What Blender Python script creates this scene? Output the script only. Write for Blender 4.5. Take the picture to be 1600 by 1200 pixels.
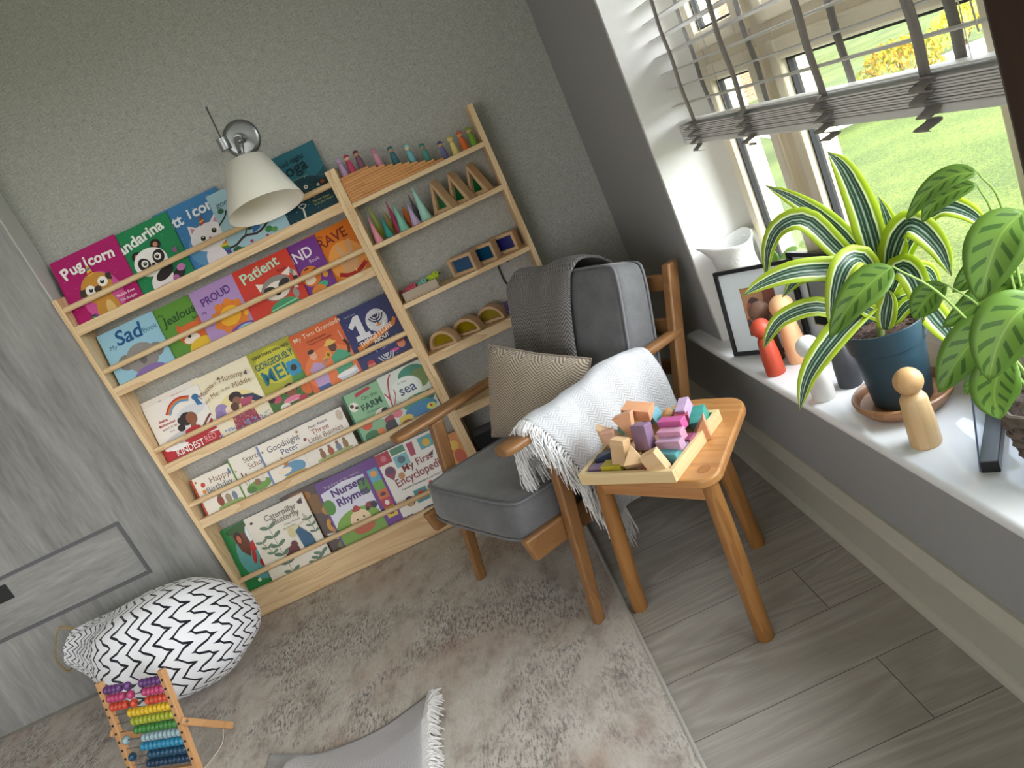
import bpy, bmesh, math, random
from mathutils import Vector, Matrix, Euler

for _o in list(bpy.data.objects):
    bpy.data.objects.remove(_o, do_unlink=True)
scene = bpy.context.scene
COL = scene.collection
R = math.radians
rng = random.Random(7)

# ------------------------------------------------------------------ camera
cam_data = bpy.data.cameras.new('camera')
cam_data.sensor_fit = 'HORIZONTAL'
cam_data.sensor_width = 36.0
cam_data.lens = 26.93
cam_data.clip_start = 0.05
cam_data.clip_end = 200
cam = bpy.data.objects.new('camera', cam_data)
COL.objects.link(cam)
# columns: right, up, backward of the hand-held, rolled camera in room axes
_rt = Vector((0.904384584797, -0.119490217050, -0.409646934336))
_dn = Vector((-0.426713530994, -0.257791223249, -0.866867491421))
_fw = Vector((-0.002021199600, 0.958783486114, -0.284130500839))
cam.matrix_world = Matrix(((_rt.x, -_dn.x, -_fw.x, 0.0),
                           (_rt.y, -_dn.y, -_fw.y, -3.0),
                           (_rt.z, -_dn.z, -_fw.z, 1.29),
                           (0, 0, 0, 1)))
scene.camera = cam

# ------------------------------------------------------------------ sky and light
EXPOSURE = 1.7
world = bpy.data.worlds.new('sky')
scene.world = world
world.use_nodes = True
_wn = world.node_tree.nodes
_wl = world.node_tree.links
_wn.clear()
_out = _wn.new('ShaderNodeOutputWorld')
_bg = _wn.new('ShaderNodeBackground')
_ramp = _wn.new('ShaderNodeValToRGB')
_map = _wn.new('ShaderNodeMapRange')
_sep = _wn.new('ShaderNodeSeparateXYZ')
_tc = _wn.new('ShaderNodeTexCoord')
_wl.new(_tc.outputs['Generated'], _sep.inputs[0])
_wl.new(_sep.outputs['Z'], _map.inputs['Value'])
_map.inputs['From Min'].default_value = -0.1
_map.inputs['From Max'].default_value = 0.9
_wl.new(_map.outputs[0], _ramp.inputs[0])
_ramp.color_ramp.elements[0].color = (1.0, 0.955, 0.93, 1)
_ramp.color_ramp.elements[1].color = (0.80, 0.84, 1.0, 1)
_bg.inputs['Strength'].default_value = 1.75
_wl.new(_ramp.outputs[0], _bg.inputs[0])
_wl.new(_bg.outputs[0], _out.inputs[0])

# overcast daylight: a very wide, soft sun slanting in through the window on the right
_sd = bpy.data.lights.new('soft_sun', 'SUN')
_sd.energy = 4.6
_sd.angle = R(70)
_sd.color = (1.0, 0.97, 0.95)
sun = bpy.data.objects.new('soft_sun', _sd)
COL.objects.link(sun)
sun.location = (6, -6, 6)
sun.rotation_euler = Vector((-0.70, 0.50, -0.50)).to_track_quat('-Z', 'Y').to_euler()

scene.view_settings.view_transform = 'Standard'
scene.view_settings.look = 'None'
scene.view_settings.gamma = 1.0
scene.view_settings.use_curve_mapping = False
scene.view_settings.exposure = EXPOSURE
scene.cycles.use_denoising = True
scene.cycles.max_bounces = 10
scene.cycles.diffuse_bounces = 5
scene.cycles.transmission_bounces = 8
scene.cycles.transparent_max_bounces = 16
scene.cycles.caustics_reflective = False
scene.cycles.caustics_refractive = False
scene.cycles.sample_clamp_indirect = 6.0

# ------------------------------------------------------------------ materials
def lin(c):
    return c / 12.92 if c <= 0.04045 else ((c + 0.055) / 1.055) ** 2.4

def hexc(h):
    h = h.lstrip('#')
    if len(h) == 3:
        h = ''.join(c + c for c in h)
    return tuple(lin(int(h[i:i + 2], 16) / 255.0) for i in (0, 2, 4)) + (1.0,)

_mats = {}

class NT:
    """small node-tree writer"""
    def __init__(self, name):
        self.m = bpy.data.materials.new(name)
        self.m.use_nodes = True
        self.n = self.m.node_tree.nodes
        self.l = self.m.node_tree.links
        self.b = self.n['Principled BSDF']

    def node(self, t, **kw):
        x = self.n.new(t)
        for k, v in kw.items():
            if k.startswith('i_'):
                key = k[2:]
                key = int(key) if key.isdigit() else key.replace('_', ' ')
                x.inputs[key].default_value = v
            else:
                setattr(x, k, v)
        return x

    def link(self, a, b):
        self.l.new(a, b)

    def math(self, op, a, b=None, clamp=False):
        x = self.n.new('ShaderNodeMath')
        x.operation = op
        x.use_clamp = clamp
        for i, v in enumerate((a, b)):
            if v is None:
                continue
            if isinstance(v, (int, float)):
                x.inputs[i].default_value = v
            else:
                self.l.new(v, x.inputs[i])
        return x.outputs[0]

    def mix(self, fac, a, b, mode='MIX'):
        x = self.n.new('ShaderNodeMix')
        x.data_type = 'RGBA'
        x.blend_type = mode
        for s, v in ((x.inputs[0], fac), (x.inputs[6], a), (x.inputs[7], b)):
            if isinstance(v, (int, float)):
                s.default_value = v
            elif isinstance(v, tuple):
                s.default_value = v
            else:
                self.l.new(v, s)
        return x.outputs[2]

    def coord(self, kind='Object', scale=(1, 1, 1), rot=(0, 0, 0), loc=(0, 0, 0)):
        t = self.n.new('ShaderNodeTexCoord')
        mp = self.n.new('ShaderNodeMapping')
        self.l.new(t.outputs[kind], mp.inputs[0])
        mp.inputs['Scale'].default_value = scale
        mp.inputs['Rotation'].default_value = rot
        mp.inputs['Location'].default_value = loc
        return mp.outputs[0]

    def noise(self, vec, scale=5.0, detail=4.0, rough=0.55, dist=0.0):
        x = self.n.new('ShaderNodeTexNoise')
        self.l.new(vec, x.inputs['Vector'])
        x.inputs['Scale'].default_value = scale
        x.inputs['Detail'].default_value = detail
        x.inputs['Roughness'].default_value = rough
        x.inputs['Distortion'].default_value = dist
        return x.outputs['Fac']

    def ramp(self, fac, stops):
        x = self.n.new('ShaderNodeValToRGB')
        e = x.color_ramp.elements
        while len(e) < len(stops):
            e.new(0.5)
        for k, (p, c) in zip(e, stops):
            k.position = p
            k.color = c if isinstance(c, tuple) else hexc(c)
        self.l.new(fac, x.inputs[0])
        return x.outputs[0]

    def bump(self, h, strength=0.3, dist=0.002):
        x = self.n.new('ShaderNodeBump')
        x.inputs['Strength'].default_value = strength
        x.inputs['Distance'].default_value = dist
        self.l.new(h, x.inputs['Height'])
        self.l.new(x.outputs[0], self.b.inputs['Normal'])

    def base(self, c):
        if isinstance(c, tuple):
            self.b.inputs['Base Color'].default_value = c
        else:
            self.l.new(c, self.b.inputs['Base Color'])

    def set(self, **kw):
        for k, v in kw.items():
            self.b.inputs[k.replace('_', ' ')].default_value = v

def paint(h, rough=0.45, metal=0.0, spec=0.4):
    key = ('paint', h, rough, metal)
    if key not in _mats:
        t = NT('paint_' + h.lstrip('#'))
        n = t.noise(t.coord('Object'), 60, 2)
        t.base(t.mix(n, tuple(min(1, x * 0.95) for x in hexc(h)[:3]) + (1,), hexc(h)))
        t.set(Roughness=rough, Metallic=metal)
        t.b.inputs['Specular IOR Level'].default_value = spec
        _mats[key] = t.m
    return _mats[key]

def wood(name, light, dark, axis='x', rough=0.5, scale=1.0, contrast=1.0, ring=26.0):
    key = ('wood', name, axis)
    if key not in _mats:
        t = NT(name + '_' + axis)
        k = {'x': (0.10, 1, 1), 'y': (1, 0.10, 1), 'z': (1, 1, 0.10)}[axis]
        oi = t.n.new('ShaderNodeObjectInfo')
        v = t.coord('Object', tuple(a * scale for a in k))
        ad = t.n.new('ShaderNodeVectorMath')
        ad.operation = 'ADD'
        sc = t.n.new('ShaderNodeVectorMath')
        sc.operation = 'SCALE'
        sc.inputs[0].default_value = (13.7, 7.1, 5.3)
        t.link(oi.outputs['Random'], sc.inputs['Scale'])
        t.link(v, ad.inputs[0])
        t.link(sc.outputs[0], ad.inputs[1])
        v = ad.outputs[0]
        big = t.noise(v, 9, 3, 0.5, 0.6)
        rings = t.math('FRACT', t.math('MULTIPLY', big, ring * 0.32))
        rings = t.math('POWER', rings, 1.6)
        fine = t.noise(v, 140, 3, 0.6)
        f = t.math('ADD', t.math('MULTIPLY', rings, 0.62 * contrast), t.math('MULTIPLY', fine, 0.42))
        c = t.mix(t.math('MULTIPLY', f, 1.0, True), hexc(light), hexc(dark))
        t.base(c)
        t.set(Roughness=rough)
        t.bump(fine, 0.06, 0.001)
        _mats[key] = t.m
    return _mats[key]

def pine(axis='x'):
    return wood('pine', '#e8d0a6', '#c9a273', axis, 0.55)

def beech(axis='x'):
    return wood('beech', '#d9bc96', '#c09a70', axis, 0.5, 1.0, 0.5)

def cloth(name, c1, c2, scale=400.0, bump=0.35, sheen=0.3, blotch=0.25):
    key = ('cloth', name)
    if key not in _mats:
        t = NT(name)
        v = t.coord('Object')
        n = t.noise(v, scale, 2, 0.7)
        b = t.noise(v, 9, 3, 0.6)
        f = t.math('ADD', t.math('MULTIPLY', n, 1 - blotch), t.math('MULTIPLY', b, blotch))
        t.base(t.ramp(f, [(0.35, c1), (0.65, c2)]))
        t.set(Roughness=0.9)
        t.b.inputs['Sheen Weight'].default_value = sheen
        t.b.inputs['Specular IOR Level'].default_value = 0.15
        t.bump(n, bump, 0.0015)
        _mats[key] = t.m
    return _mats[key]

def chevron(name, c1, c2, nu, nv, amp, width, soft=0.06, rough=0.9, bump=0.3, saw=False, vary=0.0):
    """zig-zag weave or print laid out along the UV map: stripes run across v, zig-zag along u"""
    key = ('chev', name)
    if key not in _mats:
        t = NT(name)
        uv = t.n.new('ShaderNodeUVMap')
        sp = t.n.new('ShaderNodeSeparateXYZ')
        t.link(uv.outputs[0], sp.inputs[0])
        fu = t.math('FRACT', t.math('MULTIPLY', sp.outputs['X'], nu))
        tri = t.math('ABSOLUTE', t.math('SUBTRACT', fu, 0.5))
        tri = t.math('MULTIPLY', tri, 2.0 * amp)
        fv = t.math('FRACT', t.math('ADD', t.math('MULTIPLY', sp.outputs['Y'], nv), tri))
        d = t.math('ABSOLUTE', t.math('SUBTRACT', fv, 0.5))
        mr = t.node('ShaderNodeMapRange', i_1=width * 0.5 - soft * 0.5, i_2=width * 0.5 + soft * 0.5)
        t.link(d, mr.inputs['Value'])
        col = t.mix(mr.outputs[0], hexc(c2), hexc(c1))
        n = t.noise(t.coord('Object'), 260, 2, 0.6)
        if vary:
            col = t.mix(t.math('MULTIPLY', n, vary), col, (0.02, 0.02, 0.02, 1))
        t.base(col)
        t.set(Roughness=rough)
        t.b.inputs['Specular IOR Level'].default_value = 0.15
        t.b.inputs['Sheen Weight'].default_value = 0.15
        if bump:
            t.bump(mr.outputs[0], bump, 0.002)
        _mats[key] = t.m
    return _mats[key]

def glass(name, tint=(0.96, 0.99, 1.0, 1), rough=0.0):
    key = ('glass', name)
    if key not in _mats:
        t = NT(name)
        t.n.remove(t.b)
        o = t.n['Material Output']
        tr = t.node('ShaderNodeBsdfTransparent')
        tr.inputs[0].default_value = tint
        gl = t.node('ShaderNodeBsdfGlossy')
        gl.inputs['Roughness'].default_value = rough
        fr = t.node('ShaderNodeFresnel', i_IOR=1.35)
        geo = t.n.new('ShaderNodeNewGeometry')
        mx = t.n.new('ShaderNodeMixShader')
        front = t.math('SUBTRACT', 1.0, geo.outputs['Backfacing'])
        t.link(t.math('MULTIPLY', fr.outputs[0], front), mx.inputs[0])
        t.link(tr.outputs[0], mx.inputs[1])
        t.link(gl.outputs[0], mx.inputs[2])
        t.link(mx.outputs[0], o.inputs['Surface'])
        _mats[key] = t.m
    return _mats[key]

# ------------------------------------------------------------------ mesh writer
class MB:
    def __init__(self):
        self.bm = bmesh.new()
        self.uv = self.bm.loops.layers.uv.new('UVMap')

    def _faces(self, verts, faces, mi, M=None, uvs=None):
        vs = [self.bm.verts.new(M @ Vector(v) if M else Vector(v)) for v in verts]
        for k, f in enumerate(faces):
            try:
                fc = self.bm.faces.new([vs[i] for i in f])
            except ValueError:
                continue
            fc.material_index = mi
            if uvs:
                for lp, i in zip(fc.loops, f):
                    lp[self.uv].uv = uvs[i]
        return vs

    def box(self, lo, hi, mi=0, M=None):
        x0, y0, z0 = lo
        x1, y1, z1 = hi
        v = [(x0, y0, z0), (x1, y0, z0), (x1, y1, z0), (x0, y1, z0), (x0, y0, z1), (x1, y0, z1), (x1, y1, z1), (x0, y1, z1)]
        f = [(3, 2, 1, 0), (4, 5, 6, 7), (0, 1, 5, 4), (1, 2, 6, 5), (2, 3, 7, 6), (3, 0, 4, 7)]
        self._faces(v, f, mi, M)
        return self

    def hexa(self, pts, mi=0):
        """8 points: bottom ring then top ring, counter-clockwise from above"""
        self._faces(pts, [(3, 2, 1, 0), (4, 5, 6, 7), (0, 1, 5, 4), (1, 2, 6, 5), (2, 3, 7, 6), (3, 0, 4, 7)], mi)
        return self

    def tube(self, pts, rad, n=12, mi=0, caps=True, flat=1.0, up=(0, 0, 1)):
        """swept round bar through pts; rad is a number or a list; flat squashes it along up"""
        pts = [Vector(p) for p in pts]
        if not isinstance(rad, (list, tuple)):
            rad = [rad] * len(pts)
        rings = []
        side = None
        for i, p in enumerate(pts):
            a = pts[max(i - 1, 0)]
            b = pts[min(i + 1, len(pts) - 1)]
            tg = (b - a).normalized()
            if side is None:
                u = Vector(up)
                if abs(u.dot(tg)) > 0.95:
                    u = Vector((1, 0, 0))
                side = tg.cross(u).normalized()
            else:
                side = (side - tg * side.dot(tg)).normalized()
            w = side.cross(tg).normalized()
            rings.append([p + (side * math.cos(2 * math.pi * k / n) + w * flat * math.sin(2 * math.pi * k / n)) * rad[i] for k in range(n)])
        vs = [[self.bm.verts.new(q) for q in r] for r in rings]
        for i in range(len(vs) - 1):
            for k in range(n):
                f = self.bm.faces.new((vs[i][k], vs[i][(k + 1) % n], vs[i + 1][(k + 1) % n], vs[i + 1][k]))
                f.material_index = mi
                L = (i / (len(vs) - 1), (i + 1) / (len(vs) - 1))
                for lp, (uu, vv) in zip(f.loops, ((k / n, L[0]), ((k + 1) / n, L[0]), ((k + 1) / n, L[1]), (k / n, L[1]))):
                    lp[self.uv].uv = (uu, vv)
        if caps:
            for r, rev in ((vs[0], True), (vs[-1], False)):
                f = self.bm.faces.new(list(reversed(r)) if rev else r)
                f.material_index = mi
        return self

    def lathe(self, prof, n=32, mi=0, c=(0, 0, 0), M=None):
        """profile of (radius, z) turned about z; radius 0 closes"""
        c = Vector(c)
        rows = []
        for r, z in prof:
            if r < 1e-6:
                p = c + Vector((0, 0, z))
                rows.append([self.bm.verts.new(M @ p if M else p)])
            else:
                row = []
                for k in range(n):
                    p = c + Vector((r * math.cos(2 * math.pi * k / n), r * math.sin(2 * math.pi * k / n), z))
                    row.append(self.bm.verts.new(M @ p if M else p))
                rows.append(row)
        for i in range(len(rows) - 1):
            a, b = rows[i], rows[i + 1]
            for k in range(n):
                k2 = (k + 1) % n
                if len(a) == 1 and len(b) == 1:
                    continue
                if len(a) == 1:
                    f = (a[0], b[k2], b[k])
                elif len(b) == 1:
                    f = (a[k], a[k2], b[0])
                else:
                    f = (a[k], a[k2], b[k2], b[k])
                fc = self.bm.faces.new(f)
                fc.material_index = mi
                for lp in fc.loops:
                    pass
        return self

    def sphere(self, c, r, n=16, mi=0, sc=(1, 1, 1)):
        m = n // 2
        M = Matrix.Translation(Vector(c)) @ Matrix.Diagonal((sc[0], sc[1], sc[2], 1))
        self.lathe([(r * math.sin(math.pi * i / m), -r * math.cos(math.pi * i / m)) for i in range(m + 1)], n, mi, (0, 0, 0), M)
        return self

    def prism(self, poly, a, b, plane='xy', mi=0, M=None):
        """polygon (counter-clockwise) extruded from a to b across its plane"""
        def P(u, v, w):
            return {'xy': (u, v, w), 'xz': (u, w, v), 'yz': (w, u, v)}[plane]
        n = len(poly)
        v = [P(u, w, a) for u, w in poly] + [P(u, w, b) for u, w in poly]
        f = [tuple(range(n - 1, -1, -1)), tuple(range(n, 2 * n))] + [(k, (k + 1) % n, n + (k + 1) % n, n + k) for k in range(n)]
        self._faces(v, f, mi, M)
        return self

    def grid(self, nu, nv, fn, mi=0, uvs=(1, 1)):
        vs = [[self.bm.verts.new(Vector(fn(i / nu, j / nv))) for j in range(nv + 1)] for i in range(nu + 1)]
        for i in range(nu):
            for j in range(nv):
                f = self.bm.faces.new((vs[i][j], vs[i + 1][j], vs[i + 1][j + 1], vs[i][j + 1]))
                f.material_index = mi
                for lp, (a, b) in zip(f.loops, ((i, j), (i + 1, j), (i + 1, j + 1), (i, j + 1))):
                    lp[self.uv].uv = (a / nu * uvs[0], b / nv * uvs[1])
        return vs

    def build(self, name, mats, parent=None, smooth=40, bevel=0.0, seg=2, subsurf=0, thick=0.0, loc=None, rot=None, fix=True):
        if fix:
            bmesh.ops.recalc_face_normals(self.bm, faces=self.bm.faces)
        if smooth:
            lim = R(smooth)
            for f in self.bm.faces:
                f.smooth = True
            for e in self.bm.edges:
                if len(e.link_faces) == 2:
                    try:
                        e.smooth = e.calc_face_angle() < lim
                    except ValueError:
                        pass
        me = bpy.data.meshes.new(name)
        self.bm.to_mesh(me)
        self.bm.free()
        if not isinstance(mats, (list, tuple)):
            mats = [mats]
        for m in mats:
            me.materials.append(m)
        o = bpy.data.objects.new(name, me)
        COL.objects.link(o)
        if parent:
            o.parent = parent
        if loc:
            o.location = loc
        if rot:
            o.rotation_euler = rot
        if thick:
            s = o.modifiers.new('thickness', 'SOLIDIFY')
            s.thickness = thick
            s.offset = 0
        if bevel:
            b = o.modifiers.new('bevel', 'BEVEL')
            b.width = bevel
            b.segments = seg
            b.limit_method = 'ANGLE'
            b.angle_limit = R(40)
        if subsurf:
            s = o.modifiers.new('subsurf', 'SUBSURF')
            s.levels = s.render_levels = subsurf
        return o

def tag(o, label, cat=None, group=None, kind=None):
    if label:
        o['label'] = label
    if cat:
        o['category'] = cat
    if group:
        o['group'] = group
    if kind:
        o['kind'] = kind
    return o

def thing(name, label, cat, loc=(0, 0, 0), rot=(0, 0, 0), group=None):
    o = bpy.data.objects.new(name, None)
    o.empty_display_size = 0.05
    COL.objects.link(o)
    o.location = loc
    o.rotation_euler = rot
    return tag(o, label, cat, group)

def structure(o):
    o['kind'] = 'structure'
    return o

def text_mesh(name, body, size, mat, parent, loc, rot=(math.pi / 2, 0, 0), bold=0.0, shear=0.0, stretch=1.0, align='LEFT', depth=0.0002):
    cu = bpy.data.curves.new(name, 'FONT')
    cu.body = body
    cu.size = size
    cu.align_x = align
    cu.offset = bold
    cu.shear = shear
    cu.extrude = depth
    cu.resolution_u = 3
    tmp = bpy.data.objects.new(name, cu)
    COL.objects.link(tmp)
    dg = bpy.context.evaluated_depsgraph_get()
    me = bpy.data.meshes.new_from_object(tmp.evaluated_get(dg))
    bpy.data.objects.remove(tmp, do_unlink=True)
    bpy.data.curves.remove(cu)
    me.materials.clear()
    me.materials.append(mat)
    o = bpy.data.objects.new(name, me)
    COL.objects.link(o)
    o.parent = parent
    o.location = loc
    o.rotation_euler = rot
    o.scale = (stretch, 1, 1)
    return o

def spline(pts, n):
    """Catmull-Rom through pts, n samples"""
    P = [Vector(p) for p in pts]
    P = [P[0] * 2 - P[1]] + P + [P[-1] * 2 - P[-2]]
    out = []
    segs = len(P) - 3
    for k in range(n + 1):
        t = k / n * segs
        i = min(int(t), segs - 1)
        u = t - i
        a, b, c, d = P[i:i + 4]
        out.append(0.5 * ((2 * b) + (c - a) * u + (2 * a - 5 * b + 4 * c - d) * u * u + (3 * b - a - 3 * c + d) * u ** 3))
    return out
# ================================================================== the room
# wallpaper: grey woven linen
t = NT('grey_linen_wallpaper')
v = t.coord('Object')
n1 = t.noise(v, 190, 2, 0.75)
n2 = t.noise(t.coord('Object', (1, 1, 0.12)), 260, 2, 0.7)
n3 = t.noise(t.coord('Object', (0.12, 1, 1)), 260, 2, 0.7)
f = t.math('ADD', t.math('MULTIPLY', n1, 0.4), t.math('MULTIPLY', t.math('ADD', n2, n3), 0.3))
t.base(t.ramp(f, [(0.36, '#8a8b85'), (0.64, '#c1c1ba')]))
t.set(Roughness=0.75)
t.bump(f, 0.25, 0.002)
WALLPAPER = t.m

t = NT('grey_matt_wall_paint')
t.base(t.mix(t.noise(t.coord('Object'), 30, 2), hexc('#969797'), hexc('#9c9c9c')))
t.set(Roughness=0.75)
GREYWALL = t.m
WHITEPAINT = paint('#e9eae8', 0.5)
GLOSSWHITE = paint('#bdbbad', 0.3)

# laminate boards running left to right, 193 mm wide
t = NT('grey_oak_laminate')
v = t.coord('Object')
br = t.node('ShaderNodeTexBrick', offset=0.37, offset_frequency=2, squash=1.0)
mp = t.coord('Object', (1, 1, 1), (0, 0, 0), (0.8484, 1.674 + 0.193 * 20, 0))
t.link(mp, br.inputs['Vector'])
br.inputs['Scale'].default_value = 1.0
br.inputs['Brick Width'].default_value = 1.3
br.inputs['Row Height'].default_value = 0.193
br.inputs['Mortar Size'].default_value = 0.0012
br.inputs['Mortar Smooth'].default_value = 0.2
br.inputs['Color1'].default_value = (0.25, 0.25, 0.25, 1)
br.inputs['Color2'].default_value = (0.75, 0.75, 0.75, 1)
br.inputs['Mortar'].default_value = (0, 0, 0, 1)
vv = t.n.new('ShaderNodeVectorMath'); vv.operation = 'ADD'
t.link(t.coord('Object', (0.16, 1, 1)), vv.inputs[0])
sc = t.n.new('ShaderNodeVectorMath'); sc.operation = 'SCALE'
t.link(br.outputs['Color'], sc.inputs[0]); sc.inputs['Scale'].default_value = 9.0
t.link(sc.outputs[0], vv.inputs[1])
g = t.noise(vv.outputs[0], 4.5, 2, 0.5, 0.9)
rings = t.math('ABSOLUTE', t.math('SUBTRACT', t.math('FRACT', t.math('MULTIPLY', g, 13.0)), 0.5))
fine = t.noise(t.coord('Object', (0.06, 1, 1)), 170, 3, 0.6)
tone = t.noise(vv.outputs[0], 1.3, 2)
f = t.math('ADD', t.math('MULTIPLY', rings, 0.42), t.math('ADD', t.math('MULTIPLY', fine, 0.36), t.math('MULTIPLY', tone, 0.42)))
c = t.ramp(f, [(0.28, '#908a81'), (0.55, '#a59f96'), (0.85, '#c2bdb5')])
c = t.mix(br.outputs['Fac'], c, hexc('#5a564f'))
t.base(c)
t.set(Roughness=0.42)
t.b.inputs['Specular IOR Level'].default_value = 0.35
t.bump(t.math('SUBTRACT', fine, br.outputs['Fac']), 0.08, 0.001)
LAMINATE = t.m

structure(MB().box((-3.9, -5.0, -0.06), (0.63, 0.0, 0.0)).build('floor', LAMINATE))
structure(MB().box((-3.9, 0.0, -0.06), (0.93, 0.12, 2.5)).build('wall_back', WALLPAPER))
structure(MB().box((-3.9, -5.0, 2.4), (0.93, 0.0, 2.5)).build('ceiling', WHITEPAINT))
structure(MB().box((-4.02, -5.12, -0.06), (-3.9, 0.12, 2.5)).build('wall_left', GREYWALL))

# window wall with its opening (y -0.80 .. -2.70, z 0.45 .. 2.12)
WX, WO = 0.63, 0.93
Y0, Y1, ZS, ZT = -0.80, -2.70, 0.45, 2.12
m = MB()
m.box((WX, Y0, -0.06), (WO, 0.0, 2.4))
m.box((WX, -3.15, -0.06), (WO, Y1, 2.4))
m.box((WX, -5.0, -0.06), (WO, -4.75, 2.4))
m.box((WX, -4.75, -0.06), (WO, -3.15, ZS))  # second opening, out of view, added to bring in more daylight
m.box((WX, -4.75, ZT), (WO, -3.15, 2.4))
m.box((WX, Y1, -0.06), (WO, Y0, ZS))
m.box((WX, Y1, ZT), (WO, Y0, 2.4))
structure(m.build('wall_right', GREYWALL, smooth=0))
m = MB()                                     # wall behind the photographer, with an opening added on its left to light the room
m.box((-3.9, -5.12, -0.06), (0.93, -5.0, 0.6))
m.box((-3.9, -5.12, 2.3), (0.93, -5.0, 2.5))
m.box((-3.9, -5.12, 0.6), (-3.4, -5.0, 2.3))
m.box((-1.0, -5.12, 0.6), (0.93, -5.0, 2.3))
structure(m.build('wall_front', WHITEPAINT, smooth=0))
# white plaster lining of the opening
m = MB()
m.box((WX + 0.002, Y0 - 0.012, ZS), (0.835, Y0, ZT))
m.box((WX + 0.002, Y1, ZS), (0.835, Y1 + 0.012, ZT))
m.box((WX + 0.002, Y1 + 0.012, ZT - 0.012), (0.835, Y0 - 0.012, ZT))
structure(m.build('trim_1', WHITEPAINT, smooth=0))

# skirting board with moulded top and a quarter-round at the floor
prof = [(0.63, 0.0), (0.612, 0.0), (0.612, 0.125), (0.607, 0.138), (0.607, 0.147), (0.613, 0.152), (0.617, 0.168), (0.622, 0.186), (0.63, 0.186)]
qr = [(0.612, 0.0), (0.596, 0.0), (0.597, 0.008), (0.602, 0.016), (0.608, 0.021), (0.612, 0.022)]
m = MB()
m.prism([(x, z) for x, z in prof], -5.0, 0.0, 'xz')
m.prism([(x, z) for x, z in qr], -5.0, -0.02, 'xz')
structure(m.build('baseboard_right', GLOSSWHITE, smooth=30))
m = MB()
m.prism([(-y + 0.63, z) for y, z in prof], 0.292, 0.607, 'yz', 0, Matrix.Scale(-1, 4, Vector((0, 1, 0))))
structure(m.build('baseboard_back', GLOSSWHITE, smooth=30))

# ------------------------------------------------------------------ window
CREAM = paint('#ddd2ba', 0.35)
CREAMGREY = paint('#b9b2a4', 0.35)
RUBBER = paint('#1b1c1e', 0.6)
PANE = glass('window_pane_glass')
win = bpy.data.objects.new('window_1', None)
COL.objects.link(win)
structure(win)
MULL = -1.22
m = MB()
m.box((0.835, Y0 - 0.07, ZS), (0.91, Y0, ZT))
m.box((0.835, Y1, ZS), (0.91, Y1 + 0.07, ZT))
m.box((0.835, Y1 + 0.07, ZS), (0.91, Y0 - 0.07, 0.57))
m.box((0.835, Y1 + 0.07, ZT - 0.07), (0.91, Y0 - 0.07, ZT))
m.box((0.835, MULL - 0.05, 0.57), (0.91, MULL + 0.05, ZT - 0.07))
m.box((0.835, MULL + 0.05, 1.215), (0.91, Y0 - 0.07, 1.29))
m.box((0.835, Y1 + 0.07, 1.215), (0.91, MULL - 0.05, 1.29))
m.build('window_frame', CREAM, win, smooth=0, bevel=0.006)
def sash(ya, yb, za, zb):
    s = MB()
    w = 0.045
    s.box((0.815, yb, za), (0.86, yb + w, zb))
    s.box((0.815, ya - w, za), (0.86, ya, zb))
    s.box((0.815, yb + w, za), (0.86, ya - w, za + w))
    s.box((0.815, yb + w, zb - w), (0.86, ya - w, zb))
    o = s.build('sash', CREAM, win, smooth=0, bevel=0.006)
    g = MB()
    e = 0.006
    g.box((0.832, yb + w, za + w), (0.85, yb + w + e, zb - w))
    g.box((0.832, ya - w - e, za + w), (0.85, ya - w, zb - w))
    g.box((0.832, yb + w, za + w), (0.85, ya - w, za + w + e))
    g.box((0.832, yb + w, zb - w - e), (0.85, ya - w, zb - w))
    g.build('gasket', RUBBER, o, smooth=0)
    p = MB()
    p.box((0.838, yb + w + e, za + w + e), (0.842, ya - w - e, zb - w - e))
    p.build('pane', PANE, o, smooth=0)
sash(Y0 - 0.055, MULL + 0.035, 0.555, 1.235)
sash(Y0 - 0.055, MULL + 0.035, 1.275, ZT - 0.055)
sash(MULL - 0.035, -1.95, 0.555, 1.235)
sash(-1.955, Y1 + 0.055, 0.555, 1.235)
sash(MULL - 0.035, -1.95, 1.275, ZT - 0.055)
sash(-1.955, Y1 + 0.055, 1.275, ZT - 0.055)

# deep glossy window board with a rounded nose and a horn past the opening
t = NT('white_gloss_window_board')
t.base(hexc('#e4e6e8'))
t.set(Roughness=0.07)
t.b.inputs['Specular IOR Level'].default_value = 0.6
t.bump(t.noise(t.coord('Object'), 7, 2), 0.05, 0.004)
SILLW = t.m
m = MB()
nose = [(0.842, 0.452), (0.594, 0.452), (0.587, 0.455), (0.583, 0.462), (0.583, 0.468), (0.587, 0.475), (0.594, 0.478), (0.842, 0.478)]
m.prism(nose, Y1, Y0, 'xz')
m.prism([(min(x, 0.6305), z) for x, z in nose], Y0, -0.605, 'xz')
m.prism([(min(x, 0.6305), z) for x, z in nose], -2.85, Y1, 'xz')
m.build('window_sill', SILLW, win, smooth=50)

# ------------------------------------------------------------------ garden outside
t = NT('sunlit_lawn')
v = t.coord('Object')
f = t.math('ADD', t.math('MULTIPLY', t.noise(v, 26, 5, 0.75), 0.6), t.math('MULTIPLY', t.noise(v, 1.6, 3), 0.4))
g2 = t.noise(v, 75, 3, 0.7)
t.base(t.ramp(t.math('ADD', t.math('MULTIPLY', f, 0.6), t.math('MULTIPLY', g2, 0.4)), [(0.40, '#33440d'), (0.5, '#4b5c15'), (0.60, '#6d7a2c')]))
t.set(Roughness=0.9)
t.bump(t.noise(v, 40, 4, 0.7), 0.6, 0.03)
LAWN = t.m
structure(MB().box((-30, -30, -0.6), (60, 70, -0.35)).build('lawn', LAWN, smooth=0))
t = NT('pale_driveway')
t.base(t.mix(t.noise(t.coord('Object'), 8, 4), hexc('#b9bcc4'), hexc('#d4d6da')))
DRIVE = t.m
m = MB()
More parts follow.
